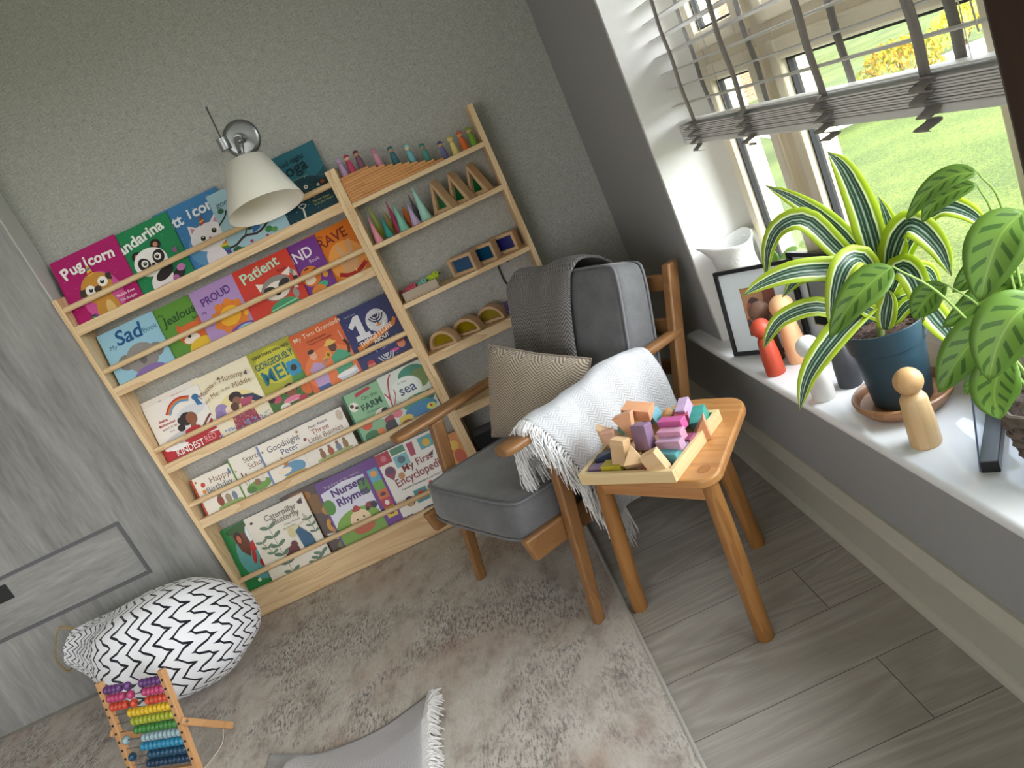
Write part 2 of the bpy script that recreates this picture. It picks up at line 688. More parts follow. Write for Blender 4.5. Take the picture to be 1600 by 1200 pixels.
m.prism([(4.6, 6.6), (16, 3.2), (17, 5.6), (5.2, 9.4)], -0.36, -0.335, 'xy')
structure(m.build('path', DRIVE, smooth=0))
t = NT('orange_brick')
br = t.node('ShaderNodeTexBrick')
cb = t.n.new('ShaderNodeCombineXYZ')
sp = t.n.new('ShaderNodeSeparateXYZ')
t.link(t.coord('Object'), sp.inputs[0])
t.link(t.math('ADD', sp.outputs['X'], sp.outputs['Y']), cb.inputs[0])
t.link(sp.outputs['Z'], cb.inputs[1])
t.link(cb.outputs[0], br.inputs['Vector'])
br.inputs['Scale'].default_value = 4.4
br.inputs['Color1'].default_value = hexc('#c08457')
br.inputs['Color2'].default_value = hexc('#ad6f49')
br.inputs['Mortar'].default_value = hexc('#c9bda8')
t.base(br.outputs['Color'])
t.set(Roughness=0.9)
BRICK = t.m
structure(MB().box((0.93, 0.0, -0.36), (1.22, 2.6, 2.7)).build('wall_outside', BRICK, smooth=0))

def house(name, lab, x, y, w, d, h, n):
    t_ = thing(name, lab, 'house', (x, y, -0.35), (0, 0, R(-24)))
    b = MB().box((-w / 2, -d / 2, 0), (w / 2, d / 2, h)).build('brick_walls', BRICK, t_, smooth=0)
    r = MB()
    r.prism([(-d / 2 - 0.3, h), (d / 2 + 0.3, h), (0, h + 2.2)], -w / 2 - 0.3, w / 2 + 0.3, 'yz')
    r.build('roof', paint('#5d5a58', 0.8), t_, smooth=0)
    for i in range(n):
        for k in (0.9, 3.4):
            xx = -w / 2 + (i + 0.5) * w / n
            f_ = MB().box((xx - 0.6, -d / 2 - 0.06, k), (xx + 0.6, -d / 2 + 0.02, k + 1.3)).build('house_window', paint('#eceae4', 0.4), t_, smooth=0)
            MB().box((xx - 0.5, -d / 2 - 0.07, k + 0.1), (xx + 0.5, -d / 2 - 0.05, k + 1.2)).build('pane', paint('#6f7f8c', 0.1), f_, smooth=0)
    return t_
house('brick_house', 'orange brick house with white windows across the lawn, seen through the blind', 6.2, 19.0, 7, 6, 5.2, 3)

def bush(name, lab, x, y, rx, rz, cols, seed):
    r_ = random.Random(seed)
    t_ = thing(name, lab, 'bush', (x, y, -0.35))
    m1 = MB()
    for k in range(900):
        a = r_.uniform(0, 2 * math.pi)
        e = r_.uniform(0.05, 1.35)
        q = Vector((math.cos(a) * math.cos(e) * rx, math.sin(a) * math.cos(e) * rx, math.sin(e) * rz + 0.12)) * r_.uniform(0.72, 1.02)
        s = r_.uniform(0.025, 0.06)
        M = Matrix.Translation(q) @ Euler((r_.uniform(0, 6), r_.uniform(0, 6), r_.uniform(0, 6))).to_matrix().to_4x4()
        m1._faces([(-s, 0, 0), (0, -s * 0.5, 0.01), (s, 0, 0), (0, s * 0.5, 0.01)], [(0, 1, 2, 3)], r_.randrange(len(cols)), M)
    m1.build('foliage', [paint(c, 0.7) for c in cols], t_, smooth=0, fix=False)
    m2 = MB()
    for k in range(6):
        a = k * 1.05
        m2.tube([(0, 0, 0), (math.cos(a) * rx * 0.3, math.sin(a) * rx * 0.3, rz * 0.45), (math.cos(a) * rx * 0.7, math.sin(a) * rx * 0.7, rz * 0.8)], [0.02, 0.012, 0.006], 6)
    m2.build('stems', paint('#6b5238', 0.8), t_)
bush('garden_bush', 'yellow flowering bush on the lawn beside the pale driveway', 5.9, 6.4, 0.55, 0.62, ['#c0a030', '#b39422', '#8f9430'], 3)
bush('garden_bush', 'green feathery bush on the lawn, left of the yellow bush', 4.75, 6.55, 0.5, 0.5, ['#86b36a', '#6f9f55', '#a7c987'], 4)
bush('garden_bush', 'small yellow-green shrub across the lawn behind the driveway', 8.2, 8.4, 0.5, 0.5, ['#c5c64a', '#a9b945', '#dccb52'], 5)

# ------------------------------------------------------------------ built-in wardrobe
t = NT('grey_wood_grain_laminate')
v = t.coord('Object', (1, 1, 0.14))
a = t.noise(v, 7, 4, 0.6, 1.2)
b = t.noise(v, 70, 4, 0.65)
f = t.math('ADD', t.math('MULTIPLY', a, 0.6), t.math('MULTIPLY', b, 0.4))
t.base(t.ramp(f, [(0.3, '#6c6c6a'), (0.5, '#888885'), (0.7, '#a2a19e')]))
t.set(Roughness=0.5)
GREYWOOD = t.m
t = NT('grey_wood_grain_laminate_across')
v = t.coord('Object', (0.14, 1, 1))
a = t.noise(v, 7, 4, 0.6, 1.2)
b = t.noise(v, 70, 4, 0.65)
f = t.math('ADD', t.math('MULTIPLY', a, 0.6), t.math('MULTIPLY', b, 0.4))
t.base(t.ramp(f, [(0.3, '#6c6c6a'), (0.5, '#888885'), (0.7, '#a2a19e')]))
t.set(Roughness=0.5)
GREYWOODX = t.m
GREYTRIM = paint('#5d5e60', 0.45)
w = thing('wardrobe', 'tall grey wood-grain built-in wardrobe left of the book shelf', 'wardrobe', (-2.6075, -0.06, 0))
DX0, DX1, DZ0, DZ1 = -0.35, 0.995, 0.365, 0.612
m = MB()
yb, yf = 0.055, -0.05
m.box((-1.25, yf, DZ1), (1.245, yb, 2.35))
m.box((-1.25, yf, 0.0), (1.245, yb, DZ0))
m.box((DX1, yf, DZ0), (1.245, yb, DZ1))
m.box((-1.25, yf, DZ0), (DX0, yb, DZ1))
m.box((DX0, -0.02, DZ0), (DX1, yb, DZ1))
m.build('front_panel', GREYWOOD, w, smooth=0)
m = MB()
m.box((1.245, yf - 0.004, 0.0), (1.251, yb, 2.35))
m.build('edge_strip', paint('#b9b9b5', 0.45), w, smooth=0)
m = MB()
e = 0.014
m.box((DX0, yf - 0.004, DZ1 - e), (DX1, -0.02, DZ1))
m.box((DX0, yf - 0.004, DZ0), (DX1, -0.02, DZ0 + e))
m.box((DX1 - e, yf - 0.004, DZ0 + e), (DX1, -0.02, DZ1 - e))
m.box((DX0, yf - 0.004, DZ0 + e), (DX0 + e, -0.02, DZ1 - e))
m.build('drawer_surround', GREYTRIM, w, smooth=0)
dr = MB().box((DX0 + e, yf + 0.002, DZ0 + e), (DX1 - e, -0.022, DZ1 - e)).build('drawer', GREYWOODX, w, smooth=0)
m = MB()
m.box((0.33, yf - 0.003, 0.512), (0.487, yf + 0.003, 0.578))
h_ = m.build('recessed_handle', paint('#3a3b3c', 0.4, 0.6), dr, smooth=0, bevel=0.002)
h_['label'] = 'dark metal recessed handle'

# ------------------------------------------------------------------ rug
t = NT('distressed_rug_weave')
v = t.coord('Object')
big = t.noise(v, 2.6, 5, 0.7, 0.6)
pink = t.noise(t.coord('Object', (1, 1, 1), (0, 0, 0), (4, 2, 0)), 2.7, 3, 0.6)
dash = t.noise(t.coord('Object', (1.0, 0.28, 1)), 130, 4, 0.8)
mid = t.noise(t.coord('Object', (1, 0.55, 1)), 14, 6, 0.72)
c = t.ramp(mid, [(0.35, '#a69b92'), (0.5, '#c0b9af'), (0.7, '#d0cbc2')])
c = t.mix(t.math('MULTIPLY', t.ramp(pink, [(0.5, (0, 0, 0, 1)), (0.68, (1, 1, 1, 1))]), 0.55), c, hexc('#a88c7c'))
dk = t.math('MULTIPLY', t.ramp(big, [(0.46, (0, 0, 0, 1)), (0.58, (1, 1, 1, 1))]), t.ramp(dash, [(0.48, (0, 0, 0, 1)), (0.57, (1, 1, 1, 1))]))
dk2 = t.math('MULTIPLY', t.ramp(mid, [(0.5, (0, 0, 0, 1)), (0.66, (1, 1, 1, 1))]), t.ramp(dash, [(0.5, (0, 0, 0, 1)), (0.6, (1, 1, 1, 1))]))
c = t.mix(t.math('MULTIPLY', t.math('ADD', t.math('MULTIPLY', dk, 0.68), t.math('MULTIPLY', dk2, 0.3), True), 0.95), c, hexc('#524f52'))
t.base(c)
t.set(Roughness=0.95)
t.b.inputs['Specular IOR Level'].default_value = 0.1
t.bump(t.math('ADD', dash, mid), 0.5, 0.004)
RUGM = t.m
rug = MB().box((-1.62, -1.55, 0), (1.62, 1.6, 0.007)).build('rug', RUGM, None, smooth=0)
rug.location = (-1.605, -1.76, 0.0005)
tag(rug, 'large distressed grey and beige rug covering the laminate floor', 'rug')
m = MB()
m.tube([(1.622, -1.55, 0.005), (1.622, 1.6, 0.005)], 0.0055, 8)
m.build('edge_binding', paint('#b6b3aa', 0.9), rug)
# ================================================================== pine shelves on the back wall
SD = -0.135          # front plane
bs = thing('book_display_shelf', 'wide pine front-facing book shelf with five tiers of picture books', 'bookshelf', (-0.812, 0, 0))
for x0 in (-0.543, 0.525):
    MB().box((x0, SD, 0), (x0 + 0.018, -0.001, 1.44)).build('side_panel', pine('z'), bs, smooth=0, bevel=0.0015)
XL, XR = -0.525, 0.525
TIER = [1.292, 1.04, 0.70, 0.444]
for z in TIER:
    MB().box((XL, SD, z), (XR, SD + 0.018, z + 0.036)).build('rail', pine('x'), bs, smooth=0, bevel=0.002)
MB().box((XL, SD, 0.0), (XR, SD + 0.018, 0.117)).build('plinth', pine('x'), bs, smooth=0, bevel=0.002)
for z in TIER + [0.066]:
    MB().box((XL, SD + 0.018, z + 0.002), (XR, -0.001, z + 0.014)).build('shelf_board', pine('x'), bs, smooth=0)
for z in (1.394, 1.142, 0.798, 0.549, 0.176):
    MB().tube([(XL, -0.121, z), (XR, -0.121, z)], 0.0105, 16).build('dowel', pine('x'), bs)

ts = thing('toy_shelf', 'narrow pine shelf unit of wooden toys right of the books', 'shelf', (0.01, 0, 0))
MB().box((-0.279, SD, 0), (-0.259, -0.001, 1.44)).build('side_panel', pine('z'), ts, smooth=0, bevel=0.0015)
MB().box((0.26, SD, 0), (0.28, -0.001, 1.44)).build('side_panel', pine('z'), ts, smooth=0, bevel=0.0015)
for z in (1.306, 1.141, 0.90):
    MB().box((-0.259, SD, z - 0.018), (0.26, -0.001, z)).build('shelf_board', pine('x'), ts, smooth=0, bevel=0.0012)
for z in (0.683, 0.44):
    s_ = MB().box((-0.259, SD, z - 0.036), (0.26, SD + 0.018, z)).build('shelf_board', pine('x'), ts, smooth=0, bevel=0.0015)
    MB().box((-0.259, SD + 0.018, z - 0.02), (0.26, -0.001, z - 0.002)).build('shelf_deck', pine('x'), s_, smooth=0)

# ------------------------------------------------------------------ wall lamp
CHROME = paint('#8e9092', 0.3, 1.0)
ALU = paint('#a9abac', 0.4, 0.9)
lamp = thing('wall_lamp', 'wall lamp with cream cone shade and round chrome back plate', 'lamp', (-0.51, 0, 1.672))
Mx = Matrix.Rotation(R(90), 4, 'X')
MB().lathe([(0, 0), (0.066, 0), (0.066, 0.006), (0.061, 0.011), (0.05, 0.013), (0, 0.013)], 40, 0, (0, 0, 0), Mx).build('back_plate', CHROME, lamp)
m = MB()
m.lathe([(0, 0.012), (0.018, 0.012), (0.017, 0.05), (0.013, 0.06), (0, 0.06)], 20, 0, (0, 0, 0), Mx)
m.tube([(0, -0.05, 0), (0.004, -0.12, -0.008), (0.009, -0.19, -0.03), (0.013, -0.238, -0.066)], 0.007, 10)
m.build('arm', ALU, lamp)
m = MB()
m.lathe([(0, -0.022), (0.02, -0.022), (0.02, 0.022), (0, 0.022)], 20, 0, (-0.045, -0.11, -0.005), Matrix.Rotation(0.0, 4, 'X'))
j = m.build('joint', ALU, lamp, bevel=0.002)
m = MB()
m.tube([(-0.045, -0.115, 0.0), (-0.022, -0.20, 0.104)], 0.0028, 8)
m.sphere((-0.022, -0.20, 0.106), 0.005, 10)
m.build('aiming_rod', CHROME, lamp)
m = MB()
m.tube([(0.02, -0.09, -0.004), (0.020, -0.225, -0.075)], 0.0025, 6)
m.tube([(-0.04, -0.11, -0.02), (0.002, -0.232, -0.075)], 0.0025, 6)
m.build('tension_wire', CHROME, lamp)
Ms = Matrix.Translation((0.015, -0.300, -0.2655)) @ Matrix.Rotation(R(-17), 4, 'X')
m = MB()
m.lathe([(0.128, 0.0), (0.131, 0.0), (0.073, 0.168), (0.060, 0.172), (0.019, 0.173), (0.019, 0.171), (0.060, 0.170), (0.070, 0.166), (0.128, 0.0)], 56, 0, (0, 0, 0), Ms)
t = NT('cream_lamp_shade')
t.base(hexc('#ece9dc'))
t.set(Roughness=0.3)
t.m.node_tree.nodes['Principled BSDF'].inputs['Specular IOR Level'].default_value = 0.5
m.build('lamp_shade', t.m, lamp, smooth=60)
m = MB()
m.lathe([(0, 0.170), (0.021, 0.170), (0.021, 0.176), (0.017, 0.178), (0.017, 0.196), (0.013, 0.2), (0, 0.2)], 24, 0, (0, 0, 0), Ms)
m.build('shade_collar', ALU, lamp, bevel=0.001)
m = MB()
m.lathe([(0, 0.172), (0.015, 0.172), (0.016, 0.13), (0.013, 0.12), (0.022, 0.09), (0.022, 0.075), (0.014, 0.06), (0, 0.056)], 20, 0, (0, 0, 0), Ms)
b_ = m.build('bulb', paint('#f3f0e4', 0.2), lamp)

# ------------------------------------------------------------------ counting planks and peg people on the top shelf
PLANKS = 'ten stepped orange-brown counting planks on the top toy shelf'
ends = [0.118, 0.085, 0.056, 0.028, 0.002, -0.026, -0.056, -0.084, -0.112, -0.138]
names = ['longest orange-brown plank, bottom of the stepped stack', 'second plank up in the stepped stack', 'third plank up in the stepped stack',
         'fourth plank up in the stepped stack', 'fifth plank up in the stepped stack', 'sixth plank up in the stepped stack',
         'third plank down from the top of the stepped stack', 'second plank down from the top of the stepped stack',
         'plank just under the shortest one of the stepped stack', 'shortest orange-brown plank, top of the stepped stack']
ORANGEWOOD = wood('orange_brown_wood', '#d59a58', '#a9682c', 'x', 0.45)
for k, (xe, lab) in enumerate(zip(ends, names)):
    zz = 1.3065 + k * 0.0094
    o = MB().box((-0.2485, -0.047, 0), (xe, 0.047, 0.0091)).build('counting_plank', ORANGEWOOD, None, smooth=0, bevel=0.0008)
    o.location = (0, -0.078, zz)
    tag(o, lab, 'plank', PLANKS)

def peg(x, y, z, h, cap, bodyc, lab, face='#dcb68c', grp='small coloured peg people on the top toy shelf', name='peg_doll', rr=None, capless=False):
    s = h / 0.065
    if rr is None:
        rr = 0.0128 * s
    t_ = thing(name, lab, 'peg doll', (x, y, z), (0, 0, 0), grp)
    hr = h * 0.165
    bh = h - 2 * hr * 0.92
    b_ = MB()
    b_.lathe([(0, 0), (rr * 0.96, 0), (rr, bh * 0.03), (rr * 0.98, bh * 0.3), (rr * 0.86, bh * 0.62), (rr * 0.68, bh * 0.88), (rr * 0.5, bh * 0.985), (0, bh)], 24)
    b_.build('body', bodyc if not isinstance(bodyc, str) else paint(bodyc, 0.55), t_)
    hd = MB()
    hd.sphere((0, 0, h - hr), hr, 18)
    hd.build('head', paint(face, 0.55) if isinstance(face, str) else face, t_)
    if cap:
        c_ = MB()
        rows = [(hr * 1.04 * math.sin(a), h - hr + hr * 1.04 * math.cos(a)) for a in [R(d) for d in (0, 18, 36, 54, 72, 86)]]
        c_.lathe(rows + [(hr * 0.9, h - hr + 0.001)], 18, 0, (0, 0, 0), Matrix.Translation((0, 0.0, 0)))
        c_.build('cap', paint(cap, 0.6), t_)
    return t_

def top_at(x):
    n = sum(1 for e in ends if e > x + 0.004)
    return 1.3065 + n * 0.0094
P = [(-0.229, '#b79cc0', '#b79cc4', 'pale lilac peg person, first from the left on the planks', '#b9a0bb'),
     (-0.197, '#a8335c', '#b8436a', 'raspberry pink peg person with bare wooden face on the planks', '#e0bd98'),
     (-0.160, '#6b4058', '#7a5064', 'dark plum peg person between the raspberry and pink ones', '#c49878'),
     (-0.099, '#c486a0', '#cf93a8', 'dusty pink peg person standing alone on the planks', '#c98f9f'),
     (-0.042, '#2f6a72', '#356f7c', 'dark petrol blue peg person on the planks', '#b79a7a'),
     (0.015, '#8fd0d4', '#74bcc8', 'pale turquoise peg person on the planks', '#e2cfae'),
     (0.066, '#3c8a84', '#4f958c', 'sea green peg person on the lower planks', '#a7957c'),
     (0.129, '#4b5684', '#6c6f9e', 'blue-violet peg person at the low end of the planks', '#d2ae86')]
for x, cap, bc, lab, fc in P:
    peg(x, -0.08, top_at(x), 0.066, cap, bc, lab, fc)
peg(0.170, -0.08, 1.3065, 0.066, '#d9c66a', '#ddce7c', 'straw yellow peg person beside the planks', '#dcc791')
peg(0.208, -0.08, 1.3065, 0.068, '#c8662f', '#d5692f', 'orange peg person between the yellow and green ones', '#dba57a')
peg(0.244, -0.08, 1.3065, 0.068, '#7d9a34', '#76a02c', 'leaf green peg person against the right side panel', '#cfae7c')

# ------------------------------------------------------------------ cone trees on the second shelf
def cone(x, y, h, r, c, lab, round_=False):
    o = MB()
    if round_:
        pr = [(0, 0), (r, 0.001), (r * 1.02, h * 0.3), (r * 0.8, h * 0.6), (r * 0.35, h * 0.9), (0, h)]
    else:
        pr = [(0, 0), (r * 0.97, 0), (r, 0.002), (r * 0.52, h * 0.48), (r * 0.1, h * 0.95), (0, h)]
    o.lathe(pr, 28)
    o = o.build('wooden_cone_tree', paint(c, 0.5), None, smooth=60)
    o.location = (x, y, 1.1415)
    tag(o, lab, 'wooden tree', 'painted cone trees on the second toy shelf')
cone(-0.222, -0.102, 0.098, 0.0155, '#dd8f9c', 'pink cone tree at the left end of the shelf')
cone(-0.207, -0.045, 0.135, 0.014, '#a9bb4b', 'thin lime green cone tree behind the pink cone')
cone(-0.180, -0.092, 0.080, 0.017, '#2b8b82', 'short dark teal cone tree right of the pink cone')
cone(-0.163, -0.040, 0.098, 0.014, '#b0a046', 'olive cone tree behind the dark teal cone')
cone(-0.141, -0.060, 0.122, 0.0165, '#a83e62', 'tall raspberry cone tree in the middle of the cones')
cone(-0.120, -0.100, 0.103, 0.019, '#7cc0aa', 'mint green cone tree in front of the raspberry cone')
cone(-0.093, -0.055, 0.078, 0.012, '#d8752d', 'narrow orange tree behind the mint and lilac cones', True)
cone(-0.072, -0.098, 0.085, 0.0175, '#b9a3c9', 'pale lilac cone tree right of the orange one')
cone(-0.055, -0.040, 0.11, 0.015, '#5d5f6e', 'dark grey-violet cone tree behind the lilac cone')
cone(-0.030, -0.085, 0.132, 0.0215, '#9fd2c4', 'tallest pale aqua cone tree beside the triangle frames')

# ------------------------------------------------------------------ framed acrylic shapes
FRAMEWOOD = wood('smooth_beech', '#c9a883', '#ab8760', 'x', 0.5, 1.0, 0.4)
def acrylic(h):
    key = ('acr', h)
    if key not in _mats:
        t_ = NT('acrylic_' + h.lstrip('#'))
        t_.n.remove(t_.b)
        o_ = t_.n['Material Output']
        tr = t_.node('ShaderNodeBsdfTransparent'); tr.inputs[0].default_value = hexc(h)
        gl = t_.node('ShaderNodeBsdfGlossy'); gl.inputs['Roughness'].default_value = 0.05
        if h != '#f2f7fb':
            t_.n.remove(gl)
            gl = t_.node('ShaderNodeBsdfPrincipled'); gl.inputs['Base Color'].default_value = hexc(h); gl.inputs['Roughness'].default_value = 0.12
        mx = t_.node('ShaderNodeMixShader', i_0=0.05 if h == '#f2f7fb' else 0.4)
        t_.link(tr.outputs[0], mx.inputs[1]); t_.link(gl.outputs[0], mx.inputs[2]); t_.link(mx.outputs[0], o_.inputs['Surface'])
        _mats[key] = t_.m
    return _mats[key]

def ring_prism(outer, inner, a, b):
    o = MB()
    n = len(outer)
    vs = {}
    for nm, poly, w in (('oa', outer, a), ('ob', outer, b), ('ia', inner, a), ('ib', inner, b)):
        vs[nm] = [o.bm.verts.new((x, w, z)) for x, z in poly]
    for k in range(n):
        j = (k + 1) % n
        o.bm.faces.new((vs['oa'][k], vs['oa'][j], vs['ia'][j], vs['ia'][k]))
        o.bm.faces.new((vs['ob'][j], vs['ob'][k], vs['ib'][k], vs['ib'][j]))
        o.bm.faces.new((vs['oa'][j], vs['oa'][k], vs['ob'][k], vs['ob'][j]))
        o.bm.faces.new((vs['ia'][k], vs['ia'][j], vs['ib'][j], vs['ib'][k]))
    return o

def window_block(kind, x, z, w, h, fr, y, rz, color, lab, grp, liquid=None):
    t_ = thing('framed_acrylic_block', lab, 'toy block', (x, y, z), (0, 0, rz), grp)
    d = 0.021
    if kind == 'tri':
        outer = [(-w / 2, 0), (w / 2, 0), (0, h)]
        inner = [(-w / 2 + fr * 1.75, fr), (w / 2 - fr * 1.75, fr), (0, h - fr * 2.3)]
    elif kind == 'rect':
        outer = [(-w / 2, 0), (w / 2, 0), (w / 2, h), (-w / 2, h)]
        inner = [(-w / 2 + fr, fr), (w / 2 - fr, fr), (w / 2 - fr, h - fr), (-w / 2 + fr, h - fr)]
    else:
        N = 18
        outer = [(w / 2 * math.cos(math.pi * k / N), h * math.sin(math.pi * k / N)) for k in range(N + 1)]
        inner = [((w / 2 - fr) * math.cos(math.pi * k / N), fr * 0.8 + (h - fr * 1.8) * math.sin(math.pi * k / N)) for k in range(N + 1)]
    ring_prism(outer, inner, -d, d).build('wooden_frame', FRAMEWOOD, t_, smooth=25, bevel=0.0012)
    a = MB().prism(inner, -0.003, 0.003, 'xz')
    a.build('acrylic_pane', acrylic(color), t_, smooth=0)
    return t_
G1 = 'triangular frames with green panes'
window_block('tri', 0.050, 1.1415, 0.094, 0.118, 0.012, -0.085, R(-40), '#3f9a63', 'first triangular frame with green pane, beside the tall aqua cone', G1)
window_block('tri', 0.121, 1.1415, 0.094, 0.118, 0.012, -0.075, R(-40), '#2f8a52', 'second triangular frame with green pane, middle of the three', G1)
window_block('tri', 0.196, 1.1415, 0.094, 0.118, 0.012, -0.065, R(-40), '#2f8a52', 'third triangular frame with green pane, by the side panel', G1)
G2 = 'rectangular frames with blue panes'
window_block('rect', 0.025, 0.9005, 0.112, 0.072, 0.012, -0.080, R(-34), '#4f7fb0', 'first rectangular frame with pale blue pane, next to the bird tray', G2)
window_block('rect', 0.112, 0.9005, 0.112, 0.072, 0.012, -0.062, R(-34), '#1f6f9f', 'second rectangular frame with deep blue pane, middle of the three', G2)
window_block('rect', 0.199, 0.9005, 0.112, 0.072, 0.012, -0.048, R(-30), '#4549a0', 'third rectangular frame with violet-blue pane, by the side panel', G2)
G3 = 'half-round frames with yellow panes'
window_block('semi', -0.170, 0.6835, 0.125, 0.066, 0.013, -0.092, R(-30), '#c9b21f', 'first half-round frame with yellow pane, at the left end', G3)
window_block('semi', -0.068, 0.6835, 0.125, 0.066, 0.013, -0.070, R(-30), '#c9b21f', 'second half-round frame with yellow pane, middle of the three', G3)
window_block('semi', 0.035, 0.6835, 0.125, 0.066, 0.013, -0.052, R(-30), '#cdb844', 'third half-round frame with yellow pane, half behind the armchair', G3)
o = MB()
for k in range(5):
    o.lathe([(0, 0), (0.016, 0.002), (0.018, 0.006), (0.016, 0.01), (0, 0.011)], 14, 0, (0, 0, 0.01 * k))
o = o.build('stacking_rings', paint('#5a4672', 0.5))
o.location = (0.112, -0.075, 0.6835)
tag(o, 'small purple ringed toy beside the last half-round frame', 'toy')

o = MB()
o.box((-.235, -.108, 0), (.235, -.012, .30))  # plain dark block added to fill the dark bottom compartment
bx = o.build('dark_filler_box', cloth('charcoal_filler', '#1d1e22', '#2a2b30', 300, 0.2), None, smooth=0, bevel=0.006)
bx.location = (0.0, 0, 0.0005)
tag(bx, 'dark charcoal box-shaped filler at the bottom of the toy shelf, behind the armchair', 'box')
o = MB()
o.tube(spline([(0.148, -.006, 0.775), (0.140, -.008, 0.800), (0.141, -.010, 0.855), (0.148, -.010, 0.885), (0.172, -.010, 0.882), (0.185, -.008, 0.86)], 24), .003, 8)
o = o.build('power_cable', paint('#1a1a1b', 0.5))
tag(o, 'thin black cable looped on the wall behind the armchair', 'cable')

# ------------------------------------------------------------------ tray with toy birds on the third shelf
tr_ = thing('bird_tray', 'small grey-beige wooden tray holding three toy birds', 'tray', (-0.163, -0.078, 0.9005), (0, 0, R(-4)))
m = MB()
m.box((-0.07, -0.04, 0), (0.07, 0.04, 0.006))
m.box((-0.07, -0.04, 0.006), (0.07, -0.034, 0.036))
m.box((-0.07, 0.034, 0.006), (0.07, 0.04, 0.036))
m.box((-0.07, -0.034, 0.006), (-0.064, 0.034, 0.036))
m.box((0.064, -0.034, 0.006), (0.07, 0.034, 0.036))
m.build('tray_box', wood('driftwood', '#b5a48f', '#8f7f6d', 'x'), tr_, smooth=0, bevel=0.001)
def toy_bird(x, y, z, rz, bodyc, wingc, lab):
    t_ = thing('toy_bird', lab, 'toy bird', (x, y, z), (0, 0, rz), 'toy birds in the little tray')
    b_ = MB()
    b_.sphere((0, 0, 0.021), 0.021, 16, 0, (1.25, 0.9, 1.0))
    b_.sphere((0.023, 0, 0.034), 0.0135, 14, 0)
    b_.build('body', paint(bodyc, 0.5), t_)
    for s in (-1, 1):
        MB().sphere((-0.004, 0.017 * s, 0.023), 0.013, 12, 0, (1.3, 0.35, 0.8)).build('wing', paint(wingc, 0.5), t_)
    MB().hexa([(-0.018, -0.007, 0.02), (-0.018, 0.007, 0.02), (-0.042, 0.011, 0.03), (-0.042, -0.011, 0.03),
               (-0.018, -0.007, 0.027), (-0.018, 0.007, 0.027), (-0.042, 0.011, 0.034), (-0.042, -0.011, 0.034)]).build('tail', paint(wingc, 0.5), t_, smooth=0)
    MB().lathe([(0.0042, 0), (0.002, 0.007), (0, 0.01)], 8, 0, (0, 0, 0), Matrix.Translation((0.035, 0, 0.033)) @ Matrix.Rotation(R(90), 4, 'Y')).build('beak', paint('#3a3330', 0.5), t_)
    for s in (-1, 1):
        MB().sphere((0.028, 0.0105 * s, 0.039), 0.0026, 8).build('eye', paint('#151515', 0.3), t_)
toy_bird(-0.206, -0.082, 0.9075, R(-25), '#c8506a', '#a83a52', 'pink toy bird at the left of the tray')
toy_bird(-0.160, -0.075, 0.9075, R(-30), '#79b3a3', '#c8c389', 'sea green toy bird in the middle of the tray')
toy_bird(-0.113, -0.072, 0.9105, R(-12), '#b3cf2f', '#93b524', 'lime green toy bird at the right of the tray')
# ================================================================== picture books
PAGES = paint('#eae4d6', 0.8)
TILT = R(14.5)

def clip_poly(pts, x1, z1):
    for ax, lim, sg in ((0, 0.0, 1), (0, x1, -1), (1, 0.0, 1), (1, z1, -1)):
        out = []
        for i in range(len(pts)):
            a, b = pts[i - 1], pts[i]
            da, db = (a[ax] - lim) * sg, (b[ax] - lim) * sg
            if (da < 0) != (db < 0):
                k = da / (da - db)
                out.append((a[0] + (b[0] - a[0]) * k, a[1] + (b[1] - a[1]) * k))
            if db >= 0:
                out.append(b)
        pts = out
        if not pts:
            break
    return pts

def art_mesh(shapes, w, h=None):
    """flat printed picture: ellipses ('e'), polygons ('p'), curved strokes ('s'), units of cover width"""
    m = MB()
    cols = []
    for i, s in enumerate(shapes):
        c = s[1]
        if c not in cols:
            cols.append(c)
        mi = cols.index(c)
        y = -0.0003 - 0.00011 * i
        if s[0] == 'e':
            _, _, cx, cz, rx, rz = s[:6]
            a = R(s[6]) if len(s) > 6 else 0
            n = 22
            pts = []
            for k in range(n):
                u, v_ = rx * math.cos(2 * math.pi * k / n), rz * math.sin(2 * math.pi * k / n)
                pts.append((cx + u * math.cos(a) - v_ * math.sin(a), cz + u * math.sin(a) + v_ * math.cos(a)))
            polys = [pts]
        elif s[0] == 'p':
            polys = [s[2]]
        else:
            P_ = [Vector((a, 0, b)) for a, b in s[2]]
            th = s[3]
            sp_ = spline(P_, 14) if len(P_) > 2 else P_
            polys = []
            for a, b in zip(sp_[:-1], sp_[1:]):
                d = (b - a).normalized() if (b - a).length > 1e-6 else Vector((1, 0, 0))
                q = Vector((-d.z, 0, d.x)) * th / 2
                e = d * th * 0.15
                polys.append([((a - e + q).x, (a - e + q).z), ((a - e - q).x, (a - e - q).z), ((b + e - q).x, (b + e - q).z), ((b + e + q).x, (b + e + q).z)])
        for pl in polys:
            if h:
                pl = clip_poly(list(pl), 1.0, h / w)
            if len(pl) < 3:
                continue
            vs = [m.bm.verts.new((px * w, y, pz * w)) for px, pz in pl]
            try:
                f = m.bm.faces.new(vs)
                f.material_index = mi
                f.normal_update()
                if f.normal.y > 0:
                    f.normal_flip()
            except ValueError:
                pass
    return m, [paint(c, 0.4) for c in cols]

